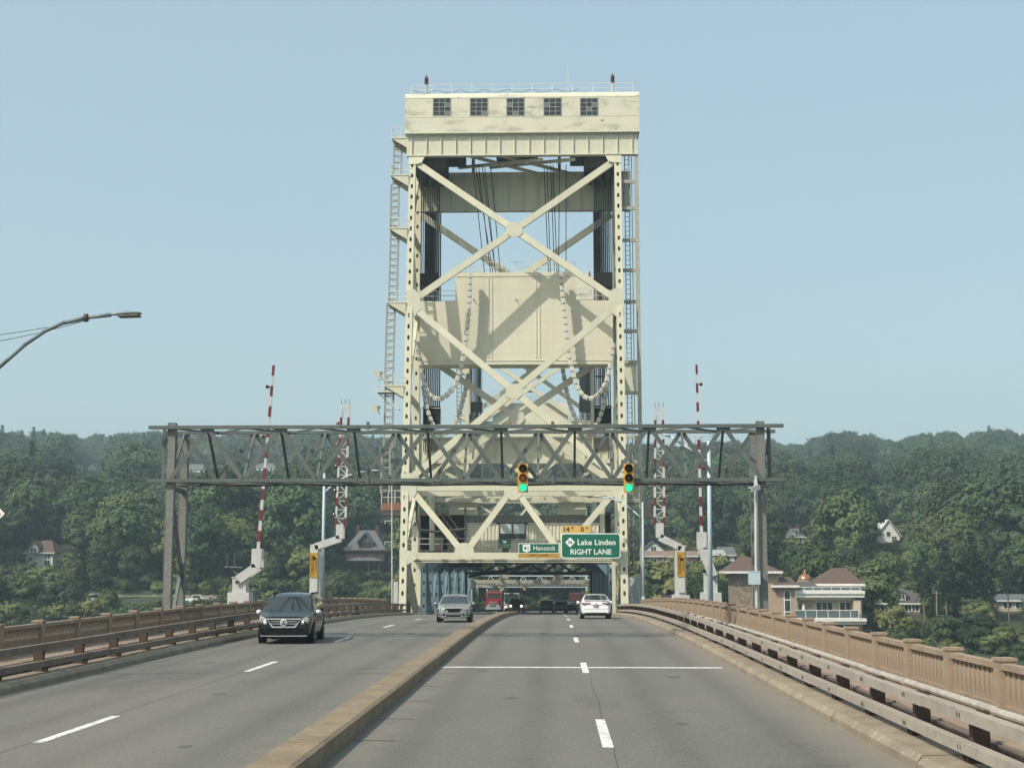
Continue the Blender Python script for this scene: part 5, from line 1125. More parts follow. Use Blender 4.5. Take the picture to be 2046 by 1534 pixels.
# ---------------------------------------------------------------- land, water
def sm(a, b, x): 
    t = min(1, max(0, (x - a) / (b - a))); return t * t * (3 - 2 * t)
def shore(x): return 275 - 85 * sm(16, 34, x) - 45 * sm(-25, -70, x)
RID = [(-700, 67), (-430, 70), (-330, 69), (-250, 67), (-160, 63), (-60, 61), (60, 63), (160, 61), (215, 58), (245, 64.5), (262, 66), (285, 61), (330, 66), (420, 70), (700, 72)]
def hgt(x, y):
    s = y - shore(x)
    if s < 0: return max(-14, -10 + s * .3)
    k = y / 950.0
    top = interp(RID, (x * 1250 / 950) / max(k, .2)) if y > 300 else 72
    sl = (top + 7) / 680.0
    u = min(s, 680 + 20 * math.sin(x * .02))
    gentle = sm(5, 30, x)                            # the far bank rises slowly at first on the lift shaft side
    h = -10 + (2.2 - .7 * gentle) * (1 - math.exp(-s / 5)) + sl * (u - gentle * 42 * (1 - math.exp(-u / 42)))
    h += 3.0 * math.sin(x * .021 + 1) * math.sin(y * .013) * sm(60, 300, s) + 1.2 * math.sin(x * .07 + y * .05) * sm(20, 120, s)
    if s > u: h -= (s - u) * .05
    if y < 440 and abs(x + 3.5) < 30:              # the cutting that carries the road ashore
        h = min(h, zr(y) - .35 + .16 * max(0, y - 352) + .55 * max(0, abs(x + 3.5) - 13))
    return h
M['land'] = mat('hillside_ground', (.022, .036, .012), .95, (.035, .048, .018), .3, 6)
M['water'] = mat('canal_water', (.02, .035, .04), .08, (.025, .04, .045), .05)
gy = list(np.arange(170, 420, 8)) + list(np.arange(420, 1500, 30)) + [1700, 2200, 3000]; gx = list(np.arange(-900, -160, 40)) + list(np.arange(-160, 161, 8)) + list(np.arange(200, 901, 40))
vs = [(x, y, hgt(x, y)) for y in gy for x in gx]; n = len(gx)
land = tag(MB().poly(vs, [(j * n + i, j * n + i + 1, (j + 1) * n + i + 1, (j + 1) * n + i) for j in range(len(gy) - 1) for i in range(n - 1)]).build('hill', M['land'], smooth=True, fix=False), kind='structure')
tag(MB().poly([(-2500, -600, -10.3), (2500, -600, -10.3), (2500, 3200, -10.3), (-2500, 3200, -10.3)], [(0, 1, 2, 3)]).build('water', M['water'], fix=False), kind='structure')
def ground_at(u, v, y0=190, y1=1500):
    y = y0
    while y < y1:
        p = P(u, v, y)
        if p.z <= hgt(p.x, y): return p
        y += 1.0
    return P(u, v, 700)
CLEAR = []             # (u0, v0, u1, v1, y): picture windows kept free of trees so that houses show as in the photograph
FOOT = []              # building footprints (x, y, r)

# ---------------------------------------------------------------- houses
M['hwhite'] = mat('white_clapboard', (.70, .70, .67), .7); M['hgrey'] = mat('grey_clapboard', (.36, .38, .37), .7); M['hbrown'] = mat('tan_brick', (.20, .145, .105), .85, (.15, .105, .075), 6); M['hbrick'] = mat('dark_red_brick', (.085, .038, .03), .85, (.05, .025, .022), 3)
M['rgrey'] = mat('grey_shingles', (.115, .125, .127), .9, (.09, .097, .10), 3, stretch=(1, 1, 6)); M['rbrown'] = mat('brown_shingles', (.115, .075, .055), .9, (.085, .055, .04), 2, stretch=(1, 1, 6)); M['rdark'] = mat('dark_shingles', (.09, .085, .08), .9); M['rtan'] = mat('tan_shingles', (.22, .15, .11), .9)
M['beige'] = mat('beige_stucco', (.52, .45, .34), .9, (.48, .41, .31), .5, 5); M['beige2'] = mat('tan_stucco', (.36, .285, .21), .9, (.32, .25, .185), .5, 5); M['stone'] = mat('rough_stone', (.17, .125, .09), .9, (.27, .215, .16), 2.2, 4, pos=(.42, .58), bump=1, bscale=4); M['trimw'] = mat('white_trim', (.72, .71, .67), .6); M['copper'] = mat('copper_dome', (.42, .20, .12), .35, metal=.6); M['bglass'] = mat('balcony_glass', (.10, .13, .14), .1)
def roof_gable(b, x0, x1, y0, y1, z0, z1, axis, o=.5):
    if axis == 'x': b.poly([(x0 - o, y0 - o, z0), (x1 + o, y0 - o, z0), (x1 + o, y1 + o, z0), (x0 - o, y1 + o, z0), (x0 - o, (y0 + y1) / 2, z1), (x1 + o, (y0 + y1) / 2, z1)], [(0, 1, 5, 4), (2, 3, 4, 5), (0, 4, 3), (1, 2, 5), (0, 3, 2, 1)])
    else: b.poly([(x0 - o, y0 - o, z0), (x1 + o, y0 - o, z0), (x1 + o, y1 + o, z0), (x0 - o, y1 + o, z0), ((x0 + x1) / 2, y0 - o, z1), ((x0 + x1) / 2, y1 + o, z1)], [(0, 4, 5, 3), (1, 2, 5, 4), (0, 1, 4), (2, 3, 5), (0, 3, 2, 1)])
    return b
def roof_hip(b, x0, x1, y0, y1, z0, z1, r0, r1, o=.5, ry=None):
    ym = (y0 + y1) / 2 if ry is None else ry
    return b.poly([(x0 - o, y0 - o, z0), (x1 + o, y0 - o, z0), (x1 + o, y1 + o, z0), (x0 - o, y1 + o, z0), (r0, ym, z1), (r1, ym, z1)], [(0, 1, 5, 4), (2, 3, 4, 5), (0, 4, 3), (1, 2, 5), (0, 3, 2, 1)])
def window(t, x, y, z, w, h, fm=None, glass=None, mull=1, name='window', nbars=1):
    f = fm or M['trimw']; e = .12
    b = MB().box((x - w / 2 - e, y - .07, z - h / 2 - e), (x + w / 2 + e, y - .005, z - h / 2)).box((x - w / 2 - e, y - .07, z + h / 2), (x + w / 2 + e, y - .005, z + h / 2 + e)).box((x - w / 2 - e, y - .07, z - h / 2), (x - w / 2, y - .005, z + h / 2)).box((x + w / 2, y - .07, z - h / 2), (x + w / 2 + e, y - .005, z + h / 2))
    for k in range(1, mull + 1):
        q = x - w / 2 + w * k / (mull + 1); b.box((q - .05, y - .06, z - h / 2), (q + .05, y - .006, z + h / 2))
    o = b.build(name, f, t); MB().box((x - w / 2, y - .03, z - h / 2), (x + w / 2, y - .008, z + h / 2)).build('pane', glass or M['glass'], o); return o
def house(label, ub, vb, wpx, eave, ridge, wall, roof, kind='gx', dpt=9, chim=0, wins=(), y=None, clear=None, trim=None, dormer=False, found=2.5, name='house'):
    """ub,vb: middle of the visible base in photograph pixels; wpx width; eave, ridge rows"""
    p = ground_at(ub, vb); Y = p.y; k = Y / F
    w = wpx * k; x0, x1 = p.x - w / 2, p.x + w / 2; z0, ze, zr_ = p.z - found, P(ub, eave, Y).z, P(ub, ridge, Y + dpt / 2).z
    t = thing(name, label, 'house', (p.x, Y, p.z))
    MB().box((x0, Y, z0), (x1, Y + dpt, ze)).build('wall', wall, t)
    b = MB()
    if kind == 'gx': roof_gable(b, x0, x1, Y, Y + dpt, ze - .02, zr_, 'x')
    elif kind == 'gy':
        roof_gable(b, x0, x1, Y, Y + dpt, ze - .02, zr_, 'y'); MB().poly([(x0, Y - .02, ze), (x1, Y - .02, ze), (p.x, Y - .02, zr_ - .15), (x0, Y + .3, ze), (x1, Y + .3, ze), (p.x, Y + .3, zr_ - .15)], [(0, 1, 2), (5, 4, 3), (0, 3, 4, 1), (1, 4, 5, 2), (2, 5, 3, 0)]).build('gable', wall, t)
        b = MB()
        for s, xe in ((-1, x0 - .6), (1, x1 + .6)): b.prism([(p.x, Y - .5, zr_), (xe, Y - .5, ze - .25), (xe, Y - .5, ze - .02), (p.x, Y - .5, zr_ + .25)], (0, dpt + 1, 0))
    else: roof_hip(b, x0, x1, Y, Y + dpt, ze - .02, zr_, p.x - w * .18, p.x + w * .18)
    rf = b.build('roof', roof, t)
    MB().box((x0 - .55, Y - .55, ze - .28), (x1 + .55, Y - .45, ze - .03)).build('eave_board', trim or M['trimw'], t) if kind != 'gy' else None
    for c in range(chim): cx = x0 + w * (.25 + .5 * c); MB().box((cx - .4, Y + dpt / 2 - .4, ze), (cx + .4, Y + dpt / 2 + .4, zr_ + 1.2)).build('chimney', M['hbrick'], rf)
    for (fu, fv, ww, wh_) in wins:
        window(t, x0 + w * fu, Y if fv <= 1 else Y - .02, (p.z + (ze - p.z) * fv), ww, wh_, trim, mull=1 if ww > 1 else 0)
    FOOT.append((p.x, Y + dpt / 2, max(w, dpt) * .75)); CLEAR.append((*clear[:4], Y) if clear else (ub - wpx / 2 - 3, ridge - 2, ub + wpx / 2 + 3, vb - 6, Y))
    print('HOUSE', label[:30], round(Y))
    if dormer:
        dw = w * .26; dx = p.x + w * .05; dz0, dz1 = ze + .3, ze + 1.7
        MB().box((dx - dw / 2, Y + .2, dz0), (dx + dw / 2, Y + 3.5, dz1)).build('dormer', wall, t); roof_gable(MB(), dx - dw / 2, dx + dw / 2, Y + .2, Y + 3.5, dz1, dz1 + .7, 'x', .25).build('dormer_roof', roof, t)
        for q in (-.3, 0, .3): window(t, dx + dw * q, Y + .2, (dz0 + dz1) / 2, dw * .2, .8, mull=0)
    return t, p, k, x0, x1, ze, zr_
# dark brick house with steep grey roof
t, p, k, x0, x1, ze, zq = house('dark red brick house with a steep grey roof and big front gable', 728, 1146, 78, 1098, 1059, M['hbrick'], M['rgrey'], 'hip', 10, 2, [(.25, .78, .9, 1.2), (.5, .78, .9, 1.2), (.78, .78, .9, 1.2)], clear=(680, 1056, 778, 1136, 345), name='brick_house', trim=M['hbrick'])
gxx = p.x + .2; gw = 28 * k; z0_, z1_ = ze + .5, ze + 33 * k
MB().prism([(gxx - gw / 2, p.y - .1, z0_), (gxx + gw / 2, p.y - .1, z0_), (gxx + gw / 2, p.y - .1, z0_ + 11 * k), (gxx, p.y - .1, z1_ - .3), (gxx - gw / 2, p.y - .1, z0_ + 11 * k)], (0, 4, 0)).build('front_gable', M['hgable'] if 'hgable' in M else M['rdark'], t)
b = MB()
for s in (-1, 1): b.prism([(gxx, p.y - .7, z1_), (gxx + s * gw * .62, p.y - .7, z0_ + 9 * k), (gxx + s * gw * .62, p.y - .7, z0_ + 9 * k + .3), (gxx, p.y - .7, z1_ + .35)], (0, 5, 0))
b.build('gable_roof', M['rgrey'], t)
for q in (-.3, 0, .3): window(t, gxx + gw * q, p.y - .1, z0_ + 6 * k, gw * .2, 7 * k, M['hbrick'], mull=0)
b = MB(); roof_hip(b, p.x - 34 * k, p.x + 36 * k, p.y - 3.2, p.y + .3, P(728, 1120, p.y).z, P(728, 1113, p.y).z, p.x - 20 * k, p.x + 20 * k, .3, p.y - .2).build('porch_roof', M['rgrey'], t)
for q in (-32, -12, 12, 33): MB().tube((p.x + q * k, p.y - 3, p.z - 3), (p.x + q * k, p.y - 3, P(728, 1120, p.y).z), .16).build('porch_post', M['hbrick'], t)
# white house with brown hip roof on the hillside, ladder side
t, p, k, x0, x1, ze, zq = house('white house with brown roof and white front gable among dark trees', 78, 1136, 54, 1103, 1079, M['hwhite'], M['rbrown'], 'hip', 9, 0, [(.15, .5, 1.0, 1.5), (.8, .8, 1.1, 1.5), (.8, .3, 1.1, 1.5)], clear=(26, 1066, 112, 1124, 400), y=390)
gx_ = P(67, 1100, p.y - 1).x; MB().prism([(gx_ - 9 * k, p.y - 1, P(67, 1104, p.y).z), (gx_ + 9 * k, p.y - 1, P(67, 1104, p.y).z), (gx_ + 9 * k, p.y - 1, P(67, 1094, p.y).z), (gx_, p.y - 1, P(67, 1084, p.y).z), (gx_ - 9 * k, p.y - 1, P(67, 1094, p.y).z)], (0, 3, 0)).build('front_gable', M['hwhite'], t)
b = MB()
for s in (-1, 1): b.prism([(gx_, p.y - 1.4, P(67, 1083, p.y).z), (gx_ + s * 11 * k, p.y - 1.4, P(67, 1096, p.y).z), (gx_ + s * 11 * k, p.y - 1.4, P(67, 1096, p.y).z + .35), (gx_, p.y - 1.4, P(67, 1083, p.y).z + .35)], (0, 4, 0))
b.build('gable_roof', M['rbrown'], t)
for s in (-3.5, 3.5): window(t, gx_ + s * k, p.y - 1, P(67, 1098, p.y).z, 4 * k, 7 * k, mull=0)
# small pale houses up the hill
house('small white gabled house high on the wooded hill, seen alone between trees', 183, 944, 17, 934, 927, M['hwhite'], M['rgrey'], 'gy', 9, 0, [(.5, .5, 1.2, 1.4)], y=640)
house('pale house high on the hill behind the gantry truss, nearer the first gantry post', 392, 947, 34, 936, 927, M['hwhite'], M['rgrey'], 'gx', 9, 0, [(.2, .5, 1.2, 1.4), (.8, .5, 1.2, 1.4)], y=645)
house('pale long house high on the hill behind the striped arm and truss', 530, 943, 38, 932, 925, M['hwhite'], M['rgrey'], 'gx', 9, 0, [(.2, .5, 1.2, 1.4), (.5, .5, 1.2, 1.4), (.8, .5, 1.2, 1.4)], y=650)
house('low tan brick house with a broad roof behind the lattice arm, beside the tower', 1338, 1133, 106, 1110, 1100, M['hbrown'], M['rtan'], 'gx', 10, 0, [(.2, .55, 1.6, 1.2), (.45, .55, 1.6, 1.2), (.75, .55, 1.6, 1.2)], clear=(1288, 1078, 1395, 1132, 330), y=325)
t, p, k, x0, x1, ze, zq = house('grey roofed house with white front gable peeping over the tan brick house', 1306, 1112, 44, 1100, 1082, M['hwhite'], M['rgrey'], 'gy', 9, 0, [(.5, 1.35, 1.4, 1.2)], y=350, clear=(1284, 1078, 1332, 1112, 350))
house('white bungalow with a long low roof behind the rusty-footed lamp post', 1424, 1121, 44, 1107, 1098, M['hwhite'], M['hgrey'], 'gx', 9, 0, [(.25, .5, 1.5, 1.2), (.7, .5, 1.5, 1.2)], y=360, clear=(1400, 1094, 1448, 1122, 360))
house('small white house with dark grey roof next to the white bungalow', 1454, 1120, 26, 1108, 1092, M['hwhite'], M['rgrey'], 'gx', 9, 0, [(.4, .4, 1.4, 1.3)], y=352, clear=(1440, 1088, 1468, 1122, 352))
t, p, k, x0, x1, ze, zq = house('tall grey house with hip roof and white triple dormer on the hill', 1591, 1090, 32, 1072, 1055, M['hgrey'], M['rgrey'], 'hip', 9, 2, [(.3, .6, 1.3, 1.5), (.7, .6, 1.3, 1.5)], y=430, dormer=True, clear=(1572, 1050, 1612, 1090, 430))
house('white steep gabled house half hidden by trees above the beige building', 1776, 1090, 44, 1072, 1040, M['hwhite'], M['hwhite'], 'gy', 9, 0, [(.75, .7, 1.2, 1.6), (.5, 1.3, 1.0, 1.2)], y=400, clear=(1764, 1036, 1800, 1074, 400))
house('brown bungalow with white dormer and porch under the tall pines', 1796, 1226, 84, 1204, 1180, M['hbrown'], M['rdark'], 'gx', 9, 1, [(.18, .6, 1.5, 1.2), (.72, .6, 1.2, 1.3), (.88, .6, 1.2, 1.3)], y=250, dormer=True, clear=(1752, 1176, 1842, 1222, 250))
house('small pale house with grey roof at the edge of the pines', 2026, 1222, 60, 1198, 1186, M['beige'], M['rgrey'], 'gx', 9, 0, [(.3, .6, 1.4, 1.2), (.7, .6, 1.4, 1.2)], y=262, clear=(1995, 1184, 2046, 1222, 262))

# ---------------------------------------------------------------- beige waterfront building
Y = 208.
def q(u, v, y=Y): return P(u, v, y)
t = thing('waterfront_building', 'beige stucco waterfront building with brown hip roofs, stone tower, copper dome and glass balconies', 'building', q(1600, 1300))
zb = -11.0
def block(u0, u1, vt, m, y=Y, d=10, name='wall', vb=None):
    a, c = q(u0, vt, y), q(u1, vt, y); MB().box((a.x, y, zb if vb is None else q(u0, vb, y).z), (c.x, y + d, a.z)).build(name, m, t); return a, c
def hip(u0, u1, ve, vt, r0, r1, m=None, y=Y, d=9, o=.0, name='roof'):
    a, c = q(u0, ve, y), q(u1, ve, y); b = MB(); zt = q(r0, vt, y + d / 2).z
    r = roof_hip(b, a.x, c.x, y, y + d, a.z, zt, q(r0, vt, y + d / 2).x, q(r1, vt, y + d / 2).x, o).build(name, m or M['rbrown'], t)
    MB().box((a.x - .02, y - .08, a.z - .3), (c.x + .02, y - .002, a.z + .02)).box((a.x - .08, y - .002, a.z - .3), (a.x - .002, y + d, a.z + .02)).build('fascia', M['trimw'], t); return r
block(1468, 1505, 1143, M['stone'], Y + 1.2, 8, 'stone_wall'); block(1505, 1556, 1143, M['beige2'], Y + .9, 8)
hip(1453, 1564, 1141, 1110, 1482, 1490, y=Y - 0, d=10)
block(1556, 1592, 1172, M['beige2'], Y + .2, 9); hip(1545, 1597, 1169, 1152, 1560, 1578, y=Y - .7, d=8)
# arched stair window
a = q(1574, 1235, Y + .2); w2 = 5.2 * Y / F; zt = q(1574, 1186, Y + .2).z
arch = [(a.x - w2, a.z - 3), (a.x + w2, a.z - 3), (a.x + w2, zt)] + [(a.x + w2 * math.cos(R(k)), zt + w2 * math.sin(R(k))) for k in range(30, 180, 30)] + [(a.x - w2, zt)]
fo = MB().prism([(a.x + (x - a.x) * 1.35, Y + .12, zt + (z - zt) * (1.12 if z > zt else 1)) for x, z in arch], (0, .075, 0)).build('window', M['trimw'], t); MB().prism([(x, Y + .09, z) for x, z in arch], (0, .028, 0)).build('pane', M['glass'], fo)
for v in (1198, 1222): MB().box((a.x - w2, Y + .05, q(1574, v).z - .08), (a.x + w2, Y + .088, q(1574, v).z + .08)).build('bar', M['trimw'], fo)
# main wing
A, C = block(1588, 1722, 1192, M['beige'], Y + 2.0, 12)
u0, u1 = 1588, 1724
for v0, v1, m_, d_, nm in ((1180, 1186, M['trimw'], -.35, 'cornice'), (1186, 1193, M['trimw'], -.15, 'cornice'), (1235, 1241, M['trimw'], -.6, 'balcony_edge'), (1241, 1247, M['trimw'], -.3, 'balcony_edge')):
    a, c = q(u0, v0), q(u1, v1); MB().box((a.x, Y + .3 + d_, c.z), (c.x + (.3 if nm == 'cornice' else .5), Y + 13, a.z)).build(nm, m_, t)
a, c = q(1590, 1193), q(1722, 1235); MB().box((a.x, Y + .5, c.z), (a.x + .5, Y + 2, a.z)).box((c.x - 1.0, Y + .5, c.z), (c.x, Y + 2, a.z)).box((a.x, Y + .5, a.z - .35), (c.x, Y + 2, a.z)).build('loggia_frame', M['beige'], t)
for x0_, x1_ in ((1632, 1663), (1679, 1711)):
    a, c = q(x0_, 1236, Y + 2), q(x1_, 1203, Y + 2); window(t, (a.x + c.x) / 2, Y + 2, (a.z + c.z) / 2, c.x - a.x, c.z - a.z, mull=2)
a = q(1595, 1211, Y + 2); window(t, a.x, Y + 2, a.z, .6, .8, M['frame_d'], mull=0)
a = q(1617, 1210, Y + 2); MB().tube((a.x, Y + 1.98, a.z), (a.x, Y + 1.75, a.z), .22, n=12).build('wall_lamp', M['frame_d'], t)
def glassrail(v0, v1, us, y, name):
    for ua, ub in zip(us[:-1], us[1:]):
        a, c = q(ua, v1, y), q(ub, v0, y); r_ = MB().box((a.x, y - .03, c.z - .09), (c.x, y + .05, c.z)).box((a.x, y - .03, a.z), (c.x, y + .05, a.z + .08)).box((c.x - .08, y - .03, a.z + .08), (c.x, y + .05, c.z - .09)).build(name, M['trimw'], t)
        MB().box((a.x, y, a.z + .08), (c.x - .08, y + .02, c.z - .09)).build('glass_panel', M['bglass'], r_)
glassrail(1218, 1235, [1589, 1610, 1632, 1655, 1678, 1700, 1716], Y + .1, 'balcony_railing'); glassrail(1172, 1180, [1590, 1607, 1625, 1643, 1662, 1680, 1700, 1720], Y + .3, 'terrace_railing')
b = q(1606, 1235, Y + 1); MB().lathe((b.x, Y + 1, b.z), [(.15, 0), (.35, .1), (.32, .8), (.12, 2.0), (.03, 2.2)], 8).build('folded_parasol', M['trimw'], t)
a, c = q(1650, 1275, Y + 2), q(1712, 1249, Y + 2); MB().box((a.x, Y + 1.9, a.z), (c.x, Y + 1.98, c.z)).build('lower_opening', M['glass'], t)
for u in (1668, 1690): a = q(u, 1262); MB().tube((a.x, Y + 1.2, zb), (a.x, Y + 1.2, q(u, 1247).z), .2).build('column', M['trimw'], t)
block(1640, 1722, 1166, M['beige'], Y + 4, 7, vb=1182); hip(1636, 1728, 1166, 1134, 1662, 1690, y=Y + 2.5, d=10)
hip(1585, 1642, 1174, 1156, 1603, 1612, M['rdark'], y=Y + 3, d=8)
a = q(1608, 1156, Y + 7); MB().lathe(a, [(1.05, -.1), (1.0, .05), (.9, .3), (.55, .62), (.15, .78), (.05, .85), (.05, 1.3), (.01, 1.35)], 16).build('dome', M['copper'], t, True)
MB().lathe(a - V((0, 0, .9)), [(1.1, 0), (1.1, .75), (1.15, .8)], 16).build('dome_drum', M['beige2'], t)
CLEAR.append((1450, 1105, 1735, 1300, Y)); FOOT.append((q(1600, 1200).x, Y + 6, 14)); FOOT.append((q(1500, 1200).x, Y + 5, 6))
t = thing('red_roofed_shed', 'low red-roofed shed between the barrier gates and the beige building', 'shed', q(1400, 1200, 240))
a, c = q(1330, 1196, 240), q(1470, 1205, 240); MB().box((a.x, 240, -11), (c.x, 246, c.z)).build('wall', M['hbrown'], t); roof_gable(MB(), a.x, c.x, 240, 246, c.z, a.z + .6, 'x').build('roof', M['rbrown2'] if 'rbrown2' in M else M['red'], t)
# quay road with a low stone wall, pickup and van with trailer
ry = 268.; 
def rd(u, v): return P(u, v, ry)
a, c = rd(212, 1188), rd(345, 1199); 
M['wallst'] = mat('pale_field_stone', (.33, .28, .22), .9, (.22, .185, .15), 1.2, 4, pos=(.42, .58))
ROADZ = rd(300, 1206).z
x0_, x1_ = rd(150, 1200).x, rd(470, 1200).x
tag(MB().box((x0_ - 20, ry - 4, ROADZ - 3), (x1_ + 10, ry + 3, ROADZ)).build('road', M['asphalt'], None), kind='structure')
t = thing('stone_wall', 'low pale stone wall along the shore road behind the bridge railing', 'wall', (a.x, ry + 3.2, ROADZ)); x = x0_ - 5
while x < x1_: l = random.uniform(.9, 1.6); MB().box((x, ry + 3.2 + random.uniform(-.05, .05), ROADZ - .5), (x + l - .05, ry + 3.8, ROADZ + 1.55 + random.uniform(-.12, .12))).build('stone', M['wallst'], t); x += l
t = thing('pickup', 'white pickup parked on the shore road beyond the gantry post', 'pickup', (0, 0, 0))
pu = rd(397, 1203)
MB().prism([(-2.7, -.9, .5), (-2.7, -.9, 1.05), (-1.0, -.9, 1.1), (-.7, -.9, 1.7), (.6, -.9, 1.72), (1.1, -.9, 1.12), (2.6, -.9, 1.0), (2.65, -.9, .5)], (0, 1.8, 0)).build('body', M['pw'], t); MB().prism([(-.8, -.92, 1.15), (-.6, -.92, 1.62), (.5, -.92, 1.64), (.9, -.92, 1.15)], (0, .015, 0)).build('side_window', M['cglass'], t)
for yw in (-.8, .8):
    for xw in (-1.7, 1.7): MB().lathe((xw, yw, .37), [(.1, -.12), (.37, -.12), (.37, .12), (.1, .12)], 12, 'y').build('wheel', M['tyre'], t)
t.location = (pu.x, ry - 1, ROADZ)
t = thing('van', 'white van with a dark open tail standing on the shore road by the stone wall', 'van', (0, 0, 0)); pu = rd(205, 1192)
MB().prism([(-2.6, -.95, .4), (-2.6, -.95, 1.2), (-1.9, -.95, 1.9), (1.6, -.95, 1.95), (1.6, -.95, .4)], (0, 1.9, 0)).build('body', M['pw'], t); MB().box((1.6, -.95, .4), (2.7, .95, 2.0)).build('tail', M['plas'], t); MB().prism([(-2.2, -.965, 1.2), (-1.8, -.965, 1.75), (1.3, -.965, 1.75), (1.3, -.965, 1.2)], (0, .012, 0)).build('side_window', M['cglass'], t)
for yw in (-.85, .85):
    for xw in (-1.6, 1.4): MB().lathe((xw, yw, .35), [(.1, -.12), (.35, -.12), (.35, .12), (.1, .12)], 12, 'y').build('wheel', M['tyre'], t)
t.location = (pu.x, ry - 1, ROADZ)
CLEAR.append((190, 1182, 425, 1199, ry)); CLEAR.append((1838, 1098, 1906, 1246, 236)); CLEAR.append((1994, 1104, 2046, 1246, 240)); FOOT += [(x, ry, 7) for x in np.arange(x0_ - 20, x1_ + 10, 8)]
# utility pole, pylon, edge sign
a = P(1872, 1272, 216); t = thing('utility_pole', 'thin grey wooden pole standing before the tall pines', 'pole', a); MB().tube(a - V((0, 0, 3)), P(1871, 1180, 216), .16, .11).build('shaft', M['galv2'], t); p2 = P(1871, 1184, 216); MB().bar(p2 + V((-.7, 0, 0)), p2 + V((.7, 0, 0)), .1, .12).build('crossarm', M['galv2'], t); CLEAR.append((1866, 1180, 1880, 1272, 216))
for u, vt in ((1425, 867), (1398, 872)):
    a = P(u, 900, 975); top = P(u, vt, 975); b = MB(); s = 1.7
    for dx, dy in ((-1, -1), (1, -1), (1, 1), (-1, 1)): b.bar(a + V((dx * s, dy * s, -8)), top + V((dx * .6, dy * .6, 0)), .22, .22)
    hgt_ = top.z - a.z
    for k in range(6): z0_ = a.z + hgt_ * k / 6; z1_ = a.z + hgt_ * (k + 1) / 6; f_ = s - (s - .6) * k / 6; b.bar((a.x - f_, a.y, z0_), (a.x + f_, a.y, z1_), .14, .14).bar((a.x + f_, a.y, z0_), (a.x - f_, a.y, z1_), .14, .14)
    t = thing('pylon', 'faint lattice power pylon on the hilltop, ' + ('nearer the gantry post' if u > 1410 else 'behind the slim raised arm'), 'pylon', a); b.build('mast', M['galv'], t); b = MB()
    for z in (.3, 2.2, 4.1): b.bar((a.x - 3.4, a.y, top.z - z), (a.x + 3.4, a.y, top.z - z), .2, .25)
    b.build('crossarms', M['galv'], t)
p = P(-6, 1026, 40.); t = thing('diamond_sign', 'pale diamond road sign cut off at the picture edge above the railing', 'sign', (p.x - .1, 40, .4)); d = .34
MB().prism([(p.x - .12 - d, 40, p.z), (p.x - .12, 40, p.z - d), (p.x - .12 + d, 40, p.z), (p.x - .12, 40, p.z + d)], (0, .02, 0)).build('panel', M['let_w'], t); MB().box((p.x - .16, 40.03, .4), (p.x - .08, 40.09, p.z + d)).build('post', M['galv'], t); MB().prism([(p.x - .12 - d * .7, 39.985, p.z), (p.x - .12, 39.985, p.z - d * .7), (p.x - .12 + d * .7, 39.985, p.z), (p.x - .12, 39.985, p.z + d * .7)], (0, .01, 0)).build('symbol', M['yellow'], t)

# ---------------------------------------------------------------- trees
def leafmat(name, c, c2, tr=.12, rand=.48):
    m = mat(name, c, .65, c2, .5, 4, pos=(.4, .62), rand=rand, spec=.25)
    t = m.node_tree; N = t.nodes; L = t.links; hv = [n for n in N if n.type == 'HUE_SAT'][0]; oi = [n for n in N if n.type == 'OBJECT_INFO'][0]; sn = N.new('ShaderNodeMath'); sn.operation = 'MULTIPLY'; sn.inputs[1].default_value = 17.3; L.new(oi.outputs['Random'], sn.inputs[0]); fr = N.new('ShaderNodeMath'); fr.operation = 'FRACT'; L.new(sn.outputs[0], fr.inputs[0]); mr = N.new('ShaderNodeMapRange'); mr.inputs[3].default_value = .455; mr.inputs[4].default_value = .525; L.new(fr.outputs[0], mr.inputs[0]); L.new(mr.outputs[0], hv.inputs['Hue']); b = N['Principled BSDF']; out = [n for n in N if n.type == 'OUTPUT_MATERIAL'][0]
    src = b.inputs['Base Color'].links[0].from_socket; tl = N.new('ShaderNodeBsdfTranslucent'); L.new(src, tl.inputs[0]); mx = N.new('ShaderNodeMixShader'); mx.inputs[0].default_value = tr
    L.new(b.outputs[0], mx.inputs[1]); L.new(tl.outputs[0], mx.inputs[2]); L.new(mx.outputs[0], out.inputs[0]); return m
M['leaf'] = leafmat('broadleaf', (.074, .110, .037), (.042, .070, .026)); M['leaf2'] = leafmat('pale_broadleaf', (.115, .143, .046), (.070, .098, .034)); M['leaf3'] = leafmat('deep_broadleaf', (.048, .078, .030), (.028, .050, .021)); M['leafy'] = leafmat('yellow_green_leaf', (.088, .128, .034), (.055, .088, .027)); M['needle'] = leafmat('needles', (.022, .041, .025), (.014, .028, .018), .12); M['bark'] = mat('bark', (.10, .08, .06), .9, (.06, .05, .04), 4); M['pbark'] = mat('pine_bark', (.22, .15, .11), .9, (.15, .11, .09), 4)
def quads(cent, size, nrm):
    n = len(cent); up = rng.normal(size=(n, 3)); a = np.cross(nrm, up); a /= np.linalg.norm(a, axis=1)[:, None] + 1e-9; b = np.cross(nrm, a); b /= np.linalg.norm(b, axis=1)[:, None] + 1e-9
    s = size[:, None] * .5; a = a * s; b = b * s * .8
    v = np.stack([cent - a - b, cent + a * .9 - b * .3, cent + a + b, cent - a * .8 + b * .7], 1).reshape(-1, 3); return v
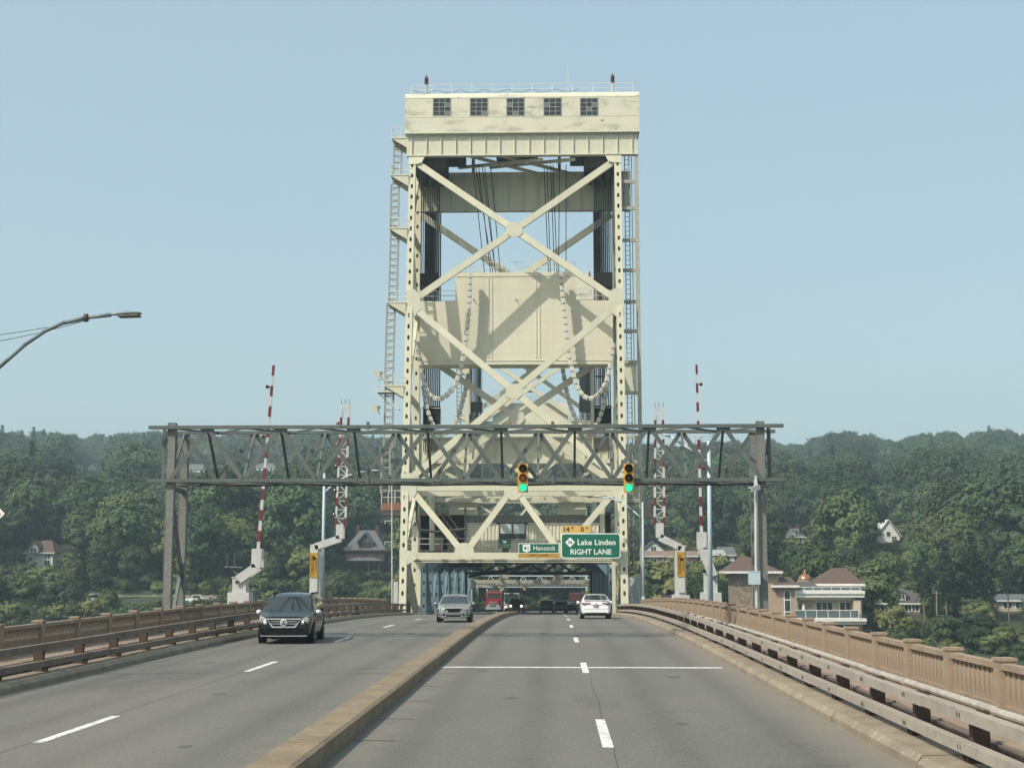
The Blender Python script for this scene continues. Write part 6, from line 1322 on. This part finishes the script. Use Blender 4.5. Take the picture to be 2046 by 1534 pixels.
def mesh_np(name, v, m, nl=None):
    n = len(v) // 4; me = bpy.data.meshes.new(name); me.vertices.add(len(v)); me.vertices.foreach_set('co', v.astype(np.float32).ravel()); me.loops.add(n * 4); me.loops.foreach_set('vertex_index', np.arange(n * 4, dtype=np.int32)); me.polygons.add(n); me.polygons.foreach_set('loop_start', np.arange(0, n * 4, 4, dtype=np.int32)); me.polygons.foreach_set('loop_total', np.full(n, 4, dtype=np.int32)); me.materials.append(m); me.update(); me.validate()
    if nl is not None: me.polygons.foreach_set('use_smooth', [True] * n); me.normals_split_custom_set(np.repeat(nl, 4, 0).tolist())
    return me
def broad(name, H, Rr, ncl, per, ls, m, low=.18, lob=6):
    lobes = [(np.array([0, 0, H * .62]), np.array([Rr * .8, Rr * .8, H * .36]))]
    for k in range(lob):
        a = 2 * math.pi * k / lob + rng.uniform(-.4, .4); zz = rng.uniform(.38, .78) * H; rr = Rr * rng.uniform(.4, .62); q_ = rng.uniform(.28, .44) * Rr
        lobes.append((np.array([math.cos(a) * rr, math.sin(a) * rr, zz]), np.array([q_ * 1.25, q_ * 1.25, q_ * 1.1])))
    cs, rs_ = [], []
    for k in range(ncl):
        c, r = lobes[rng.integers(0, len(lobes))] if rng.random() < .75 else lobes[0]
        d = rng.normal(size=3); d /= np.linalg.norm(d); d[2] = abs(d[2]) * 1.0 if rng.random() < .72 else d[2]
        p = c + d * r * rng.uniform(.72, 1.02)
        if p[2] < H * low: p[2] = H * low + rng.uniform(0, .12) * H
        cs.append(p); rs_.append(Rr * rng.uniform(.14, .26))
    cs = np.array(cs); rs_ = np.array(rs_); idx = np.repeat(np.arange(ncl), per); d = rng.normal(size=(len(idx), 3)); d /= np.linalg.norm(d, axis=1)[:, None]
    pos = cs[idx] + d * rs_[idx][:, None] * np.cbrt(rng.random(len(idx)))[:, None] * np.array([1.15, 1.15, .75]); oc = pos - np.array([0, 0, H * .45]); oc /= np.linalg.norm(oc, axis=1)[:, None] + 1e-9; nr = d * .8 + oc * .8 + rng.normal(size=d.shape) * .32 + np.array([0, 0, .25]); nr /= np.linalg.norm(nr, axis=1)[:, None]; sn = d * .75 + oc * .7 + np.array([0, 0, .25]) + rng.normal(size=d.shape) * .10; sn /= np.linalg.norm(sn, axis=1)[:, None]
    q_ = quads(pos, ls * rng.uniform(.6, 1.3, len(idx)), nr); f4 = q_.reshape(-1, 4, 3); gn_ = np.cross(f4[:, 1] - f4[:, 0], f4[:, 3] - f4[:, 0]); flip = (gn_ * sn).sum(1) < 0; f4[flip] = f4[flip][:, ::-1]
    return mesh_np(name, f4.reshape(-1, 3), m, sn)
def conif(name, H, Rr, tiers, per, ls, m, z0=.08, pine=False):
    pos, nr, sz = [], [], []
    for k in range(tiers):
        f_ = k / tiers; z = H * (z0 + (1 - z0) * f_); r = Rr * ((1 - f_) ** .8 if not pine else (math.sin(min(1, (1 - f_) * 1.15) * math.pi * .62)) * rng.uniform(.5, 1.1)); nb = max(4, int(9 * (1 - f_) + 3))
        for j in range(nb):
            a = rng.uniform(0, 2 * math.pi); L_ = r * rng.uniform(.65, 1.1)
            for q_ in range(per):
                t_ = rng.uniform(.15, 1) if not pine else rng.uniform(.5, 1); p = np.array([math.cos(a) * L_ * t_, math.sin(a) * L_ * t_, z - (.35 if not pine else -.1) * L_ * t_ + rng.normal() * .15]); p[:2] += rng.normal(size=2) * .25 * (1 if not pine else 1.6); pos.append(p); n_ = np.array([math.cos(a) * .4, math.sin(a) * .4, 1]) + rng.normal(size=3) * .4; nr.append(n_ / np.linalg.norm(n_)); sz.append(ls * rng.uniform(.6, 1.2))
    return mesh_np(name, quads(np.array(pos), np.array(sz), np.array(nr)), m)
def trunk(H, r, m, limbs=4, sp=3.0, hi=.85, bare=.35):
    b = MB(); n = 5; x = y_ = 0; last = V((0, 0, -1.5)); 
    for k in range(1, n + 1):
        x += random.uniform(-.15, .15); y_ += random.uniform(-.15, .15); p = V((x, y_, H * hi * k / n)); b.tube(last, p, r * (1 - .8 * (k - 1) / n), r * (1 - .8 * k / n), 7, cap=False); last = p
    for k in range(limbs):
        a = random.uniform(0, 6.28); z = H * (bare + (hi - bare) * random.random() * .8); l = sp * random.uniform(.6, 1.0); b.tube((0, 0, z), (math.cos(a) * l, math.sin(a) * l, z + l * .7), r * .4, r * .1, 5, cap=False)
    return b.mesh('trunk', m, smooth=True)
KIND = {}
for nm, (H, Rr, ncl, per, ls, m, low) in {'bA': (16, 6.2, 170, 44, .62, 'leaf', .16), 'bB': (14, 5.2, 150, 44, .6, 'leaf2', .14), 'bC': (18, 6.6, 180, 44, .62, 'leaf3', .2), 'bY': (15, 7.4, 220, 48, .6, 'leafy', .1), 'bD': (15, 5.4, 150, 44, .62, 'leaf', .12)}.items():
    KIND[nm] = (broad('crown', H, Rr, ncl, per, ls, M[m], low), trunk(H, .28, M['bark'], 5, Rr * .6), H, Rr)
for nm in ('sA', 'sB'): H, Rr = ((19, 3.1), (15, 2.7))[nm == 'sB']; KIND[nm] = (conif('crown', H, Rr, 26, 5, .75, M['needle']), trunk(H, .22, M['bark'], 0), H, Rr)
for nm in ('pA', 'pB'): H = 22; KIND[nm] = (conif('crown', H, 3.6, 20, 12, .62, M['needle'], .42 if nm == 'pA' else .3, True), trunk(H, .26, M['pbark'], 7, 2.4, .95, .4), H, 3.6)
KIND['sh'] = (broad('crown', 5, 3.2, 110, 40, .38, M['leaf2'], .05), trunk(5, .12, M['bark'], 3, 1.6), 5, 3.2); KIND['sh2'] = (broad('crown', 4.4, 2.8, 100, 40, .36, M['leaf3'], .05), trunk(4.4, .12, M['bark'], 3, 1.5), 4.4, 2.8)
LAB = {'bA': ('deciduous_tree', 'rounded mid green leafy tree'), 'bB': ('deciduous_tree', 'pale green leafy tree'), 'bC': ('deciduous_tree', 'tall deep green leafy tree'), 'bD': ('deciduous_tree', 'bushy mid green leafy tree'), 'bY': ('deciduous_tree', 'broad yellow green leafy tree'), 'sA': ('spruce_tree', 'dark pointed spruce'), 'sB': ('spruce_tree', 'short dark pointed spruce'), 'pA': ('pine_tree', 'tall pine with bare trunk'), 'pB': ('pine_tree', 'tall pine with low branches'), 'sh': ('shrub', 'pale green shrub'), 'sh2': ('shrub', 'dark green shrub')}
def tree(kind, x, y, z, s=1.0, label=None, group=None, sz=None):
    cr, tr, H, Rr = KIND[kind]; nm, base = LAB[kind]
    o = thing(nm, label or base, 'shrub' if nm == 'shrub' else 'tree', (x, y, z), group); o.rotation_euler = (0, 0, random.uniform(0, 6.28)); o.scale = (s, s, s * (sz or random.uniform(.92, 1.1)))
    for n_, me in (('crown', cr), ('trunk', tr)): c = bpy.data.objects.new(n_, me); COL.objects.link(c); c.parent = o
    return o
def blocked(x, y, z, r, h):
    a = proj((x - r, y, z)); c = proj((x + r, y, z + h))
    for u0, v0, u1, v1, Y in CLEAR:
        if y < Y + 4 and a[0] < u1 and c[0] > u0 and c[1] < v1 and a[1] > v0: return True
    return any((x - fx) ** 2 + (y - fy) ** 2 < (fr + r * .6) ** 2 for fx, fy, fr in FOOT if not (fr == 7 and r < 3.5 and y < 264))
placed = []
def at_px(kind, u, vb, vt, label, y=None, group=None):
    p = ground_at(u, vb) if y is None else P(u, vb, y); p.z = hgt(p.x, p.y); zt = P(u, vt, p.y).z; s = max(.3, (zt - p.z) / KIND[kind][2]); tree(kind, p.x, p.y, p.z, s, label, group, 1.0); placed.append((p.x, p.y, KIND[kind][3] * s * .7)); return p
# the trees one can tell apart
at_px('bY', 452, 1180, 1030, 'big round yellow green tree beside the gantry post, on the tower side', 285)
at_px('bY', 545, 1190, 1085, 'yellow green leafy tree behind the slim striped barrier arm and minivan', 290)
at_px('bC', 300, 1185, 1010, 'tall deep green tree between the gantry post and the white brown-roofed house', 300)
at_px('bA', 130, 1230, 1150, 'rounded green tree low at the shore under the white brown-roofed house', 240)
at_px('bD', 40, 1235, 1140, 'bushy green tree at the picture edge above the tan railing', 238)
at_px('bB', 215, 1232, 1175, 'pale green tree at the shore just before the stone wall', 242)
at_px('sA', 395, 1150, 985, 'dark spruce rising behind the gantry post', 330)
at_px('sA', 268, 1120, 1015, 'dark spruce above the stone wall, clear of the gantry', 350)
at_px('pA', 1848, 1248, 1098, 'pine with two-tone bare trunk, first of the tall pines from the brown bungalow', 236)
at_px('pA', 1893, 1250, 1090, 'pine with straight bare trunk behind the thin wooden pole', 236)
at_px('pB', 1945, 1250, 1060, 'densest of the tall pines, between two bare-trunked ones', 238)
at_px('pA', 2017, 1245, 1105, 'pine with bare trunk in front of the small pale house', 240)
at_px('pB', 1975, 1262, 1075, 'dark pine with low branches beside the small pale house', 244)
at_px('bA', 1745, 1225, 1115, 'leafy green tree rising from behind the corner of the beige building', 226)
at_px('bC', 1700, 1200, 1090, 'deep green tree above the brown roof of the beige building', 262)
at_px('bD', 1520, 1150, 1048, 'narrow green tree behind the gantry post by the hip-roofed tower', 300)
at_px('bB', 1580, 1160, 1070, 'pale green tree behind the copper dome, lower than the grey house', 290)
at_px('bC', 1960, 1120, 985, 'great dark green tree above the pines on the hillside', 330)
at_px('bA', 1715, 1120, 1000, 'large green tree just in front of the white steep gabled house', 380)
for u, vb, vt, k, lab, yy in ((1895, 1322, 1232, 'sh2', 'big dark round shrub below the pines', 150), (1850, 1318, 1255, 'sh', 'pale shrub at the shore beside the big dark one', 158), (1990, 1330, 1268, 'sh', 'pale bushy shrub above the end of the concrete railing', 146), (1760, 1290, 1228, 'sh2', 'dark shrub at the foot of the brown bungalow', 205), (2030, 1335, 1255, 'sh2', 'dark shrub cut by the picture edge behind the railing', 152), (1940, 1300, 1240, 'sh', 'pale shrub under the tall pines', 178)):
    pass
for u, vb, vt, k, lab, yy in ((1890, 1330, 1228, 'sh2', 'big dark round shrub below the pines', 203), (1935, 1330, 1262, 'sh2', 'lower dark shrub beside the big round one', 201), (2005, 1335, 1262, 'sh', 'pale bushy shrub above the end of the concrete railing', 200), (1765, 1300, 1232, 'sh2', 'dark shrub at the foot of the brown bungalow', 215), (1815, 1310, 1238, 'sh', 'pale shrub on the slope below the brown bungalow', 208), (700, 1205, 1140, 'sh', 'pale shrub mass under the dark brick house', 300), (745, 1205, 1150, 'sh2', 'dark shrub under the dark brick house porch', 302), (670, 1205, 1160, 'sh2', 'dark shrub behind the pale blue lamp post', 298), (1320, 1190, 1125, 'sh', 'pale shrub below the tan brick house', 262), (1370, 1190, 1130, 'sh', 'pale shrub between the lattice gate and the lamp post', 262), (1300, 1195, 1140, 'sh2', 'dark shrub beside the tower foot', 262), (1440, 1190, 1120, 'sh', 'pale shrub below the white bungalow', 262)):
    at_px(k, u, vb, vt, lab, yy)
FARP = []
def scatter():
    y = 197.0
    row = 0
    while y < 1010:
        sp = 5.4 + y * .0034; hw = y * .40 + 30; x = -hw + random.uniform(0, sp)
        while x < hw:
            xx = x + random.uniform(-.35, .35) * sp; yy = y + random.uniform(-.4, .4) * sp
            x += sp
            if yy - shore(xx) < 5: continue
            if -15 < xx < 8 and yy < 350: continue
            z = hgt(xx, yy)
            pr = proj((xx, yy, z + 8))
            if pr is None or pr[0] < -90 or pr[0] > 2136: continue
            nz = math.sin(xx * .031 + 1.3) + math.sin(yy * .027 + xx * .011) + math.sin(xx * .09 + yy * .05) * .6
            r_ = random.random()
            if r_ < .10 + .06 * (nz > .6): kd = random.choice(('sA', 'sB'))
            else: kd = random.choice(('bA', 'bB', 'bD', 'bC') if nz > 0 else ('bC', 'bA', 'bD', 'bC'))
            if nz > 1.5 and random.random() < .12: kd = 'bY'
            s = random.uniform(.58, 1.12) * (.78 if yy < 285 else 1.18 if yy < 430 else 1.22)
            if yy - shore(xx) < 40 and random.random() < .5: kd = random.choice(('sh', 'sh2', 'bB')); s = random.uniform(.8, 1.4) if kd != 'bB' else .5
            H, Rr = KIND[kd][2] * s, KIND[kd][3] * s
            tries = 0
            while blocked(xx, yy, z, Rr, H) and tries < 3: kd = 'sh' if tries == 0 else kd; s = (.9, .5, .3)[tries]; H, Rr = KIND[kd][2] * s, KIND[kd][3] * s; tries += 1
            if tries == 3 and blocked(xx, yy, z, Rr, H): continue
            if any((xx - a) ** 2 + (yy - b_) ** 2 < c * c for a, b_, c in placed): continue
            FARP.append((kd, xx, yy, z, s))
        y += sp * .9; row += 1
scatter()
FARP.sort(key=lambda q_: q_[2])
# the nearest trees in view are objects of their own; the far-off wood is one mass
cnt = {}; farw = []
SEEN = {'bA': 60, 'bB': 50, 'bC': 60, 'bD': 50, 'bY': 12, 'sA': 25, 'sB': 25, 'sh': 40, 'sh2': 30}
for kd, x, y, z, s in FARP:
    if cnt.get(kd, 0) < SEEN[kd] and y < 520:
        cnt[kd] = cnt.get(kd, 0) + 1; side = 'on the shore left of the tower' if x < -14 else 'on the shore right of the tower' if x > 9 else 'beyond the bridge end'
        tree(kd, x, y, z, s, f'{LAB[kd][1]} in the near wood {side}', f'{LAB[kd][1]}s in the near wood {side}')
    else: farw.append((kd, x, y, z, s))
# undergrowth between the trees joins the mass
y = 190.0
while y < 520:
    hw = y * .42 + 25; x = -hw
    while x < hw:
        xx, yy = x + random.uniform(-1.5, 1.5), y + random.uniform(-1.5, 1.5); x += 2.9 + y * .004
        if yy - shore(xx) < .3 or (-14 < xx < 7 and yy < 346) or abs(yy - ry) < 4.5 and xx < -20: continue
        z = hgt(xx, yy); s = random.uniform(.75, 1.3) if yy < 262 else random.uniform(.5, 1.0)
        if blocked(xx, yy, z, 2.5 * s, 4.5 * s):
            s = .35
            if blocked(xx, yy, z, 1.0, 1.8): continue
        farw.append((random.choice(('sh', 'sh2', 'sh2')), xx, yy, z, s))
    y += 2.8 + y * .003
# far wood: points carrying crowns (geometry nodes), one object of kind stuff
srcs = {}
def far_wood(kd, pts):
    me = bpy.data.meshes.new('far_wood'); me.from_pydata([(x, y, z - .4) for x, y, z, s in pts], [], []); a = me.attributes.new('size', 'FLOAT', 'POINT'); a.data.foreach_set('value', [s for *_, s in pts]); a = me.attributes.new('turn', 'FLOAT', 'POINT'); a.data.foreach_set('value', [random.uniform(0, 6.28) for _ in pts])
    return me
keys = sorted({q_[0] for q_ in farw}); me = bpy.data.meshes.new('far_wood'); me.from_pydata([(x, y, z - .4) for _, x, y, z, s in farw], [], [])
for nm, vals, ty in (('size', [q_[4] for q_ in farw], 'FLOAT'), ('turn', [random.uniform(0, 6.28) for _ in farw], 'FLOAT'), ('pick', [keys.index(q_[0]) for q_ in farw], 'INT')): a = me.attributes.new(nm, ty, 'POINT'); a.data.foreach_set('value', vals)
wc = bpy.data.collections.new('wood_sources')
for i, kd in enumerate(keys):
    o = bpy.data.objects.new(f'{i:02d}_crown_source', KIND[kd][0]); wc.objects.link(o)
fo = tag(link('far_wood', me), kind='stuff'); gn = bpy.data.node_groups.new('wood', 'GeometryNodeTree'); gn.interface.new_socket('Geometry', in_out='INPUT', socket_type='NodeSocketGeometry'); gn.interface.new_socket('Geometry', in_out='OUTPUT', socket_type='NodeSocketGeometry')
N = gn.nodes; L = gn.links; gi = N.new('NodeGroupInput'); go = N.new('NodeGroupOutput'); ip = N.new('GeometryNodeInstanceOnPoints'); ci = N.new('GeometryNodeCollectionInfo'); ci.inputs[0].default_value = wc; ci.inputs['Separate Children'].default_value = True; ci.inputs['Reset Children'].default_value = True
def attr(nm, ty): q_ = N.new('GeometryNodeInputNamedAttribute'); q_.data_type = ty; q_.inputs[0].default_value = nm; return q_.outputs[0]
cx = N.new('ShaderNodeCombineXYZ'); L.new(attr('turn', 'FLOAT'), cx.inputs[2]); e2r = N.new('FunctionNodeEulerToRotation'); L.new(cx.outputs[0], e2r.inputs[0])
L.new(gi.outputs[0], ip.inputs['Points']); L.new(ci.outputs[0], ip.inputs['Instance']); ip.inputs['Pick Instance'].default_value = True; L.new(attr('pick', 'INT'), ip.inputs['Instance Index']); L.new(e2r.outputs[0], ip.inputs['Rotation']); L.new(attr('size', 'FLOAT'), ip.inputs['Scale']); L.new(ip.outputs[0], go.inputs[0])
md = fo.modifiers.new('wood', 'NODES'); md.node_group = gn
fo['label'] = 'far wooded hillside under the skyline'
# ---------------------------------------------------------------- haze
hm = bpy.data.materials.new('haze'); hm.use_nodes = True; hn = hm.node_tree; hn.nodes.remove(hn.nodes['Principled BSDF']); pv = hn.nodes.new('ShaderNodeVolumePrincipled'); pv.inputs['Color'].default_value = (.70, .90, 1.0, 1); pv.inputs['Density'].default_value = .00034; pv.inputs['Anisotropy'].default_value = .15
hn.links.new(pv.outputs[0], [n_ for n_ in hn.nodes if n_.type == 'OUTPUT_MATERIAL'][0].inputs['Volume'])
hz = tag(MB().box((-2600, -700, -16), (2600, 3300, 135)).build('haze', hm), kind='stuff')
print('OBJECTS', len(bpy.data.objects))
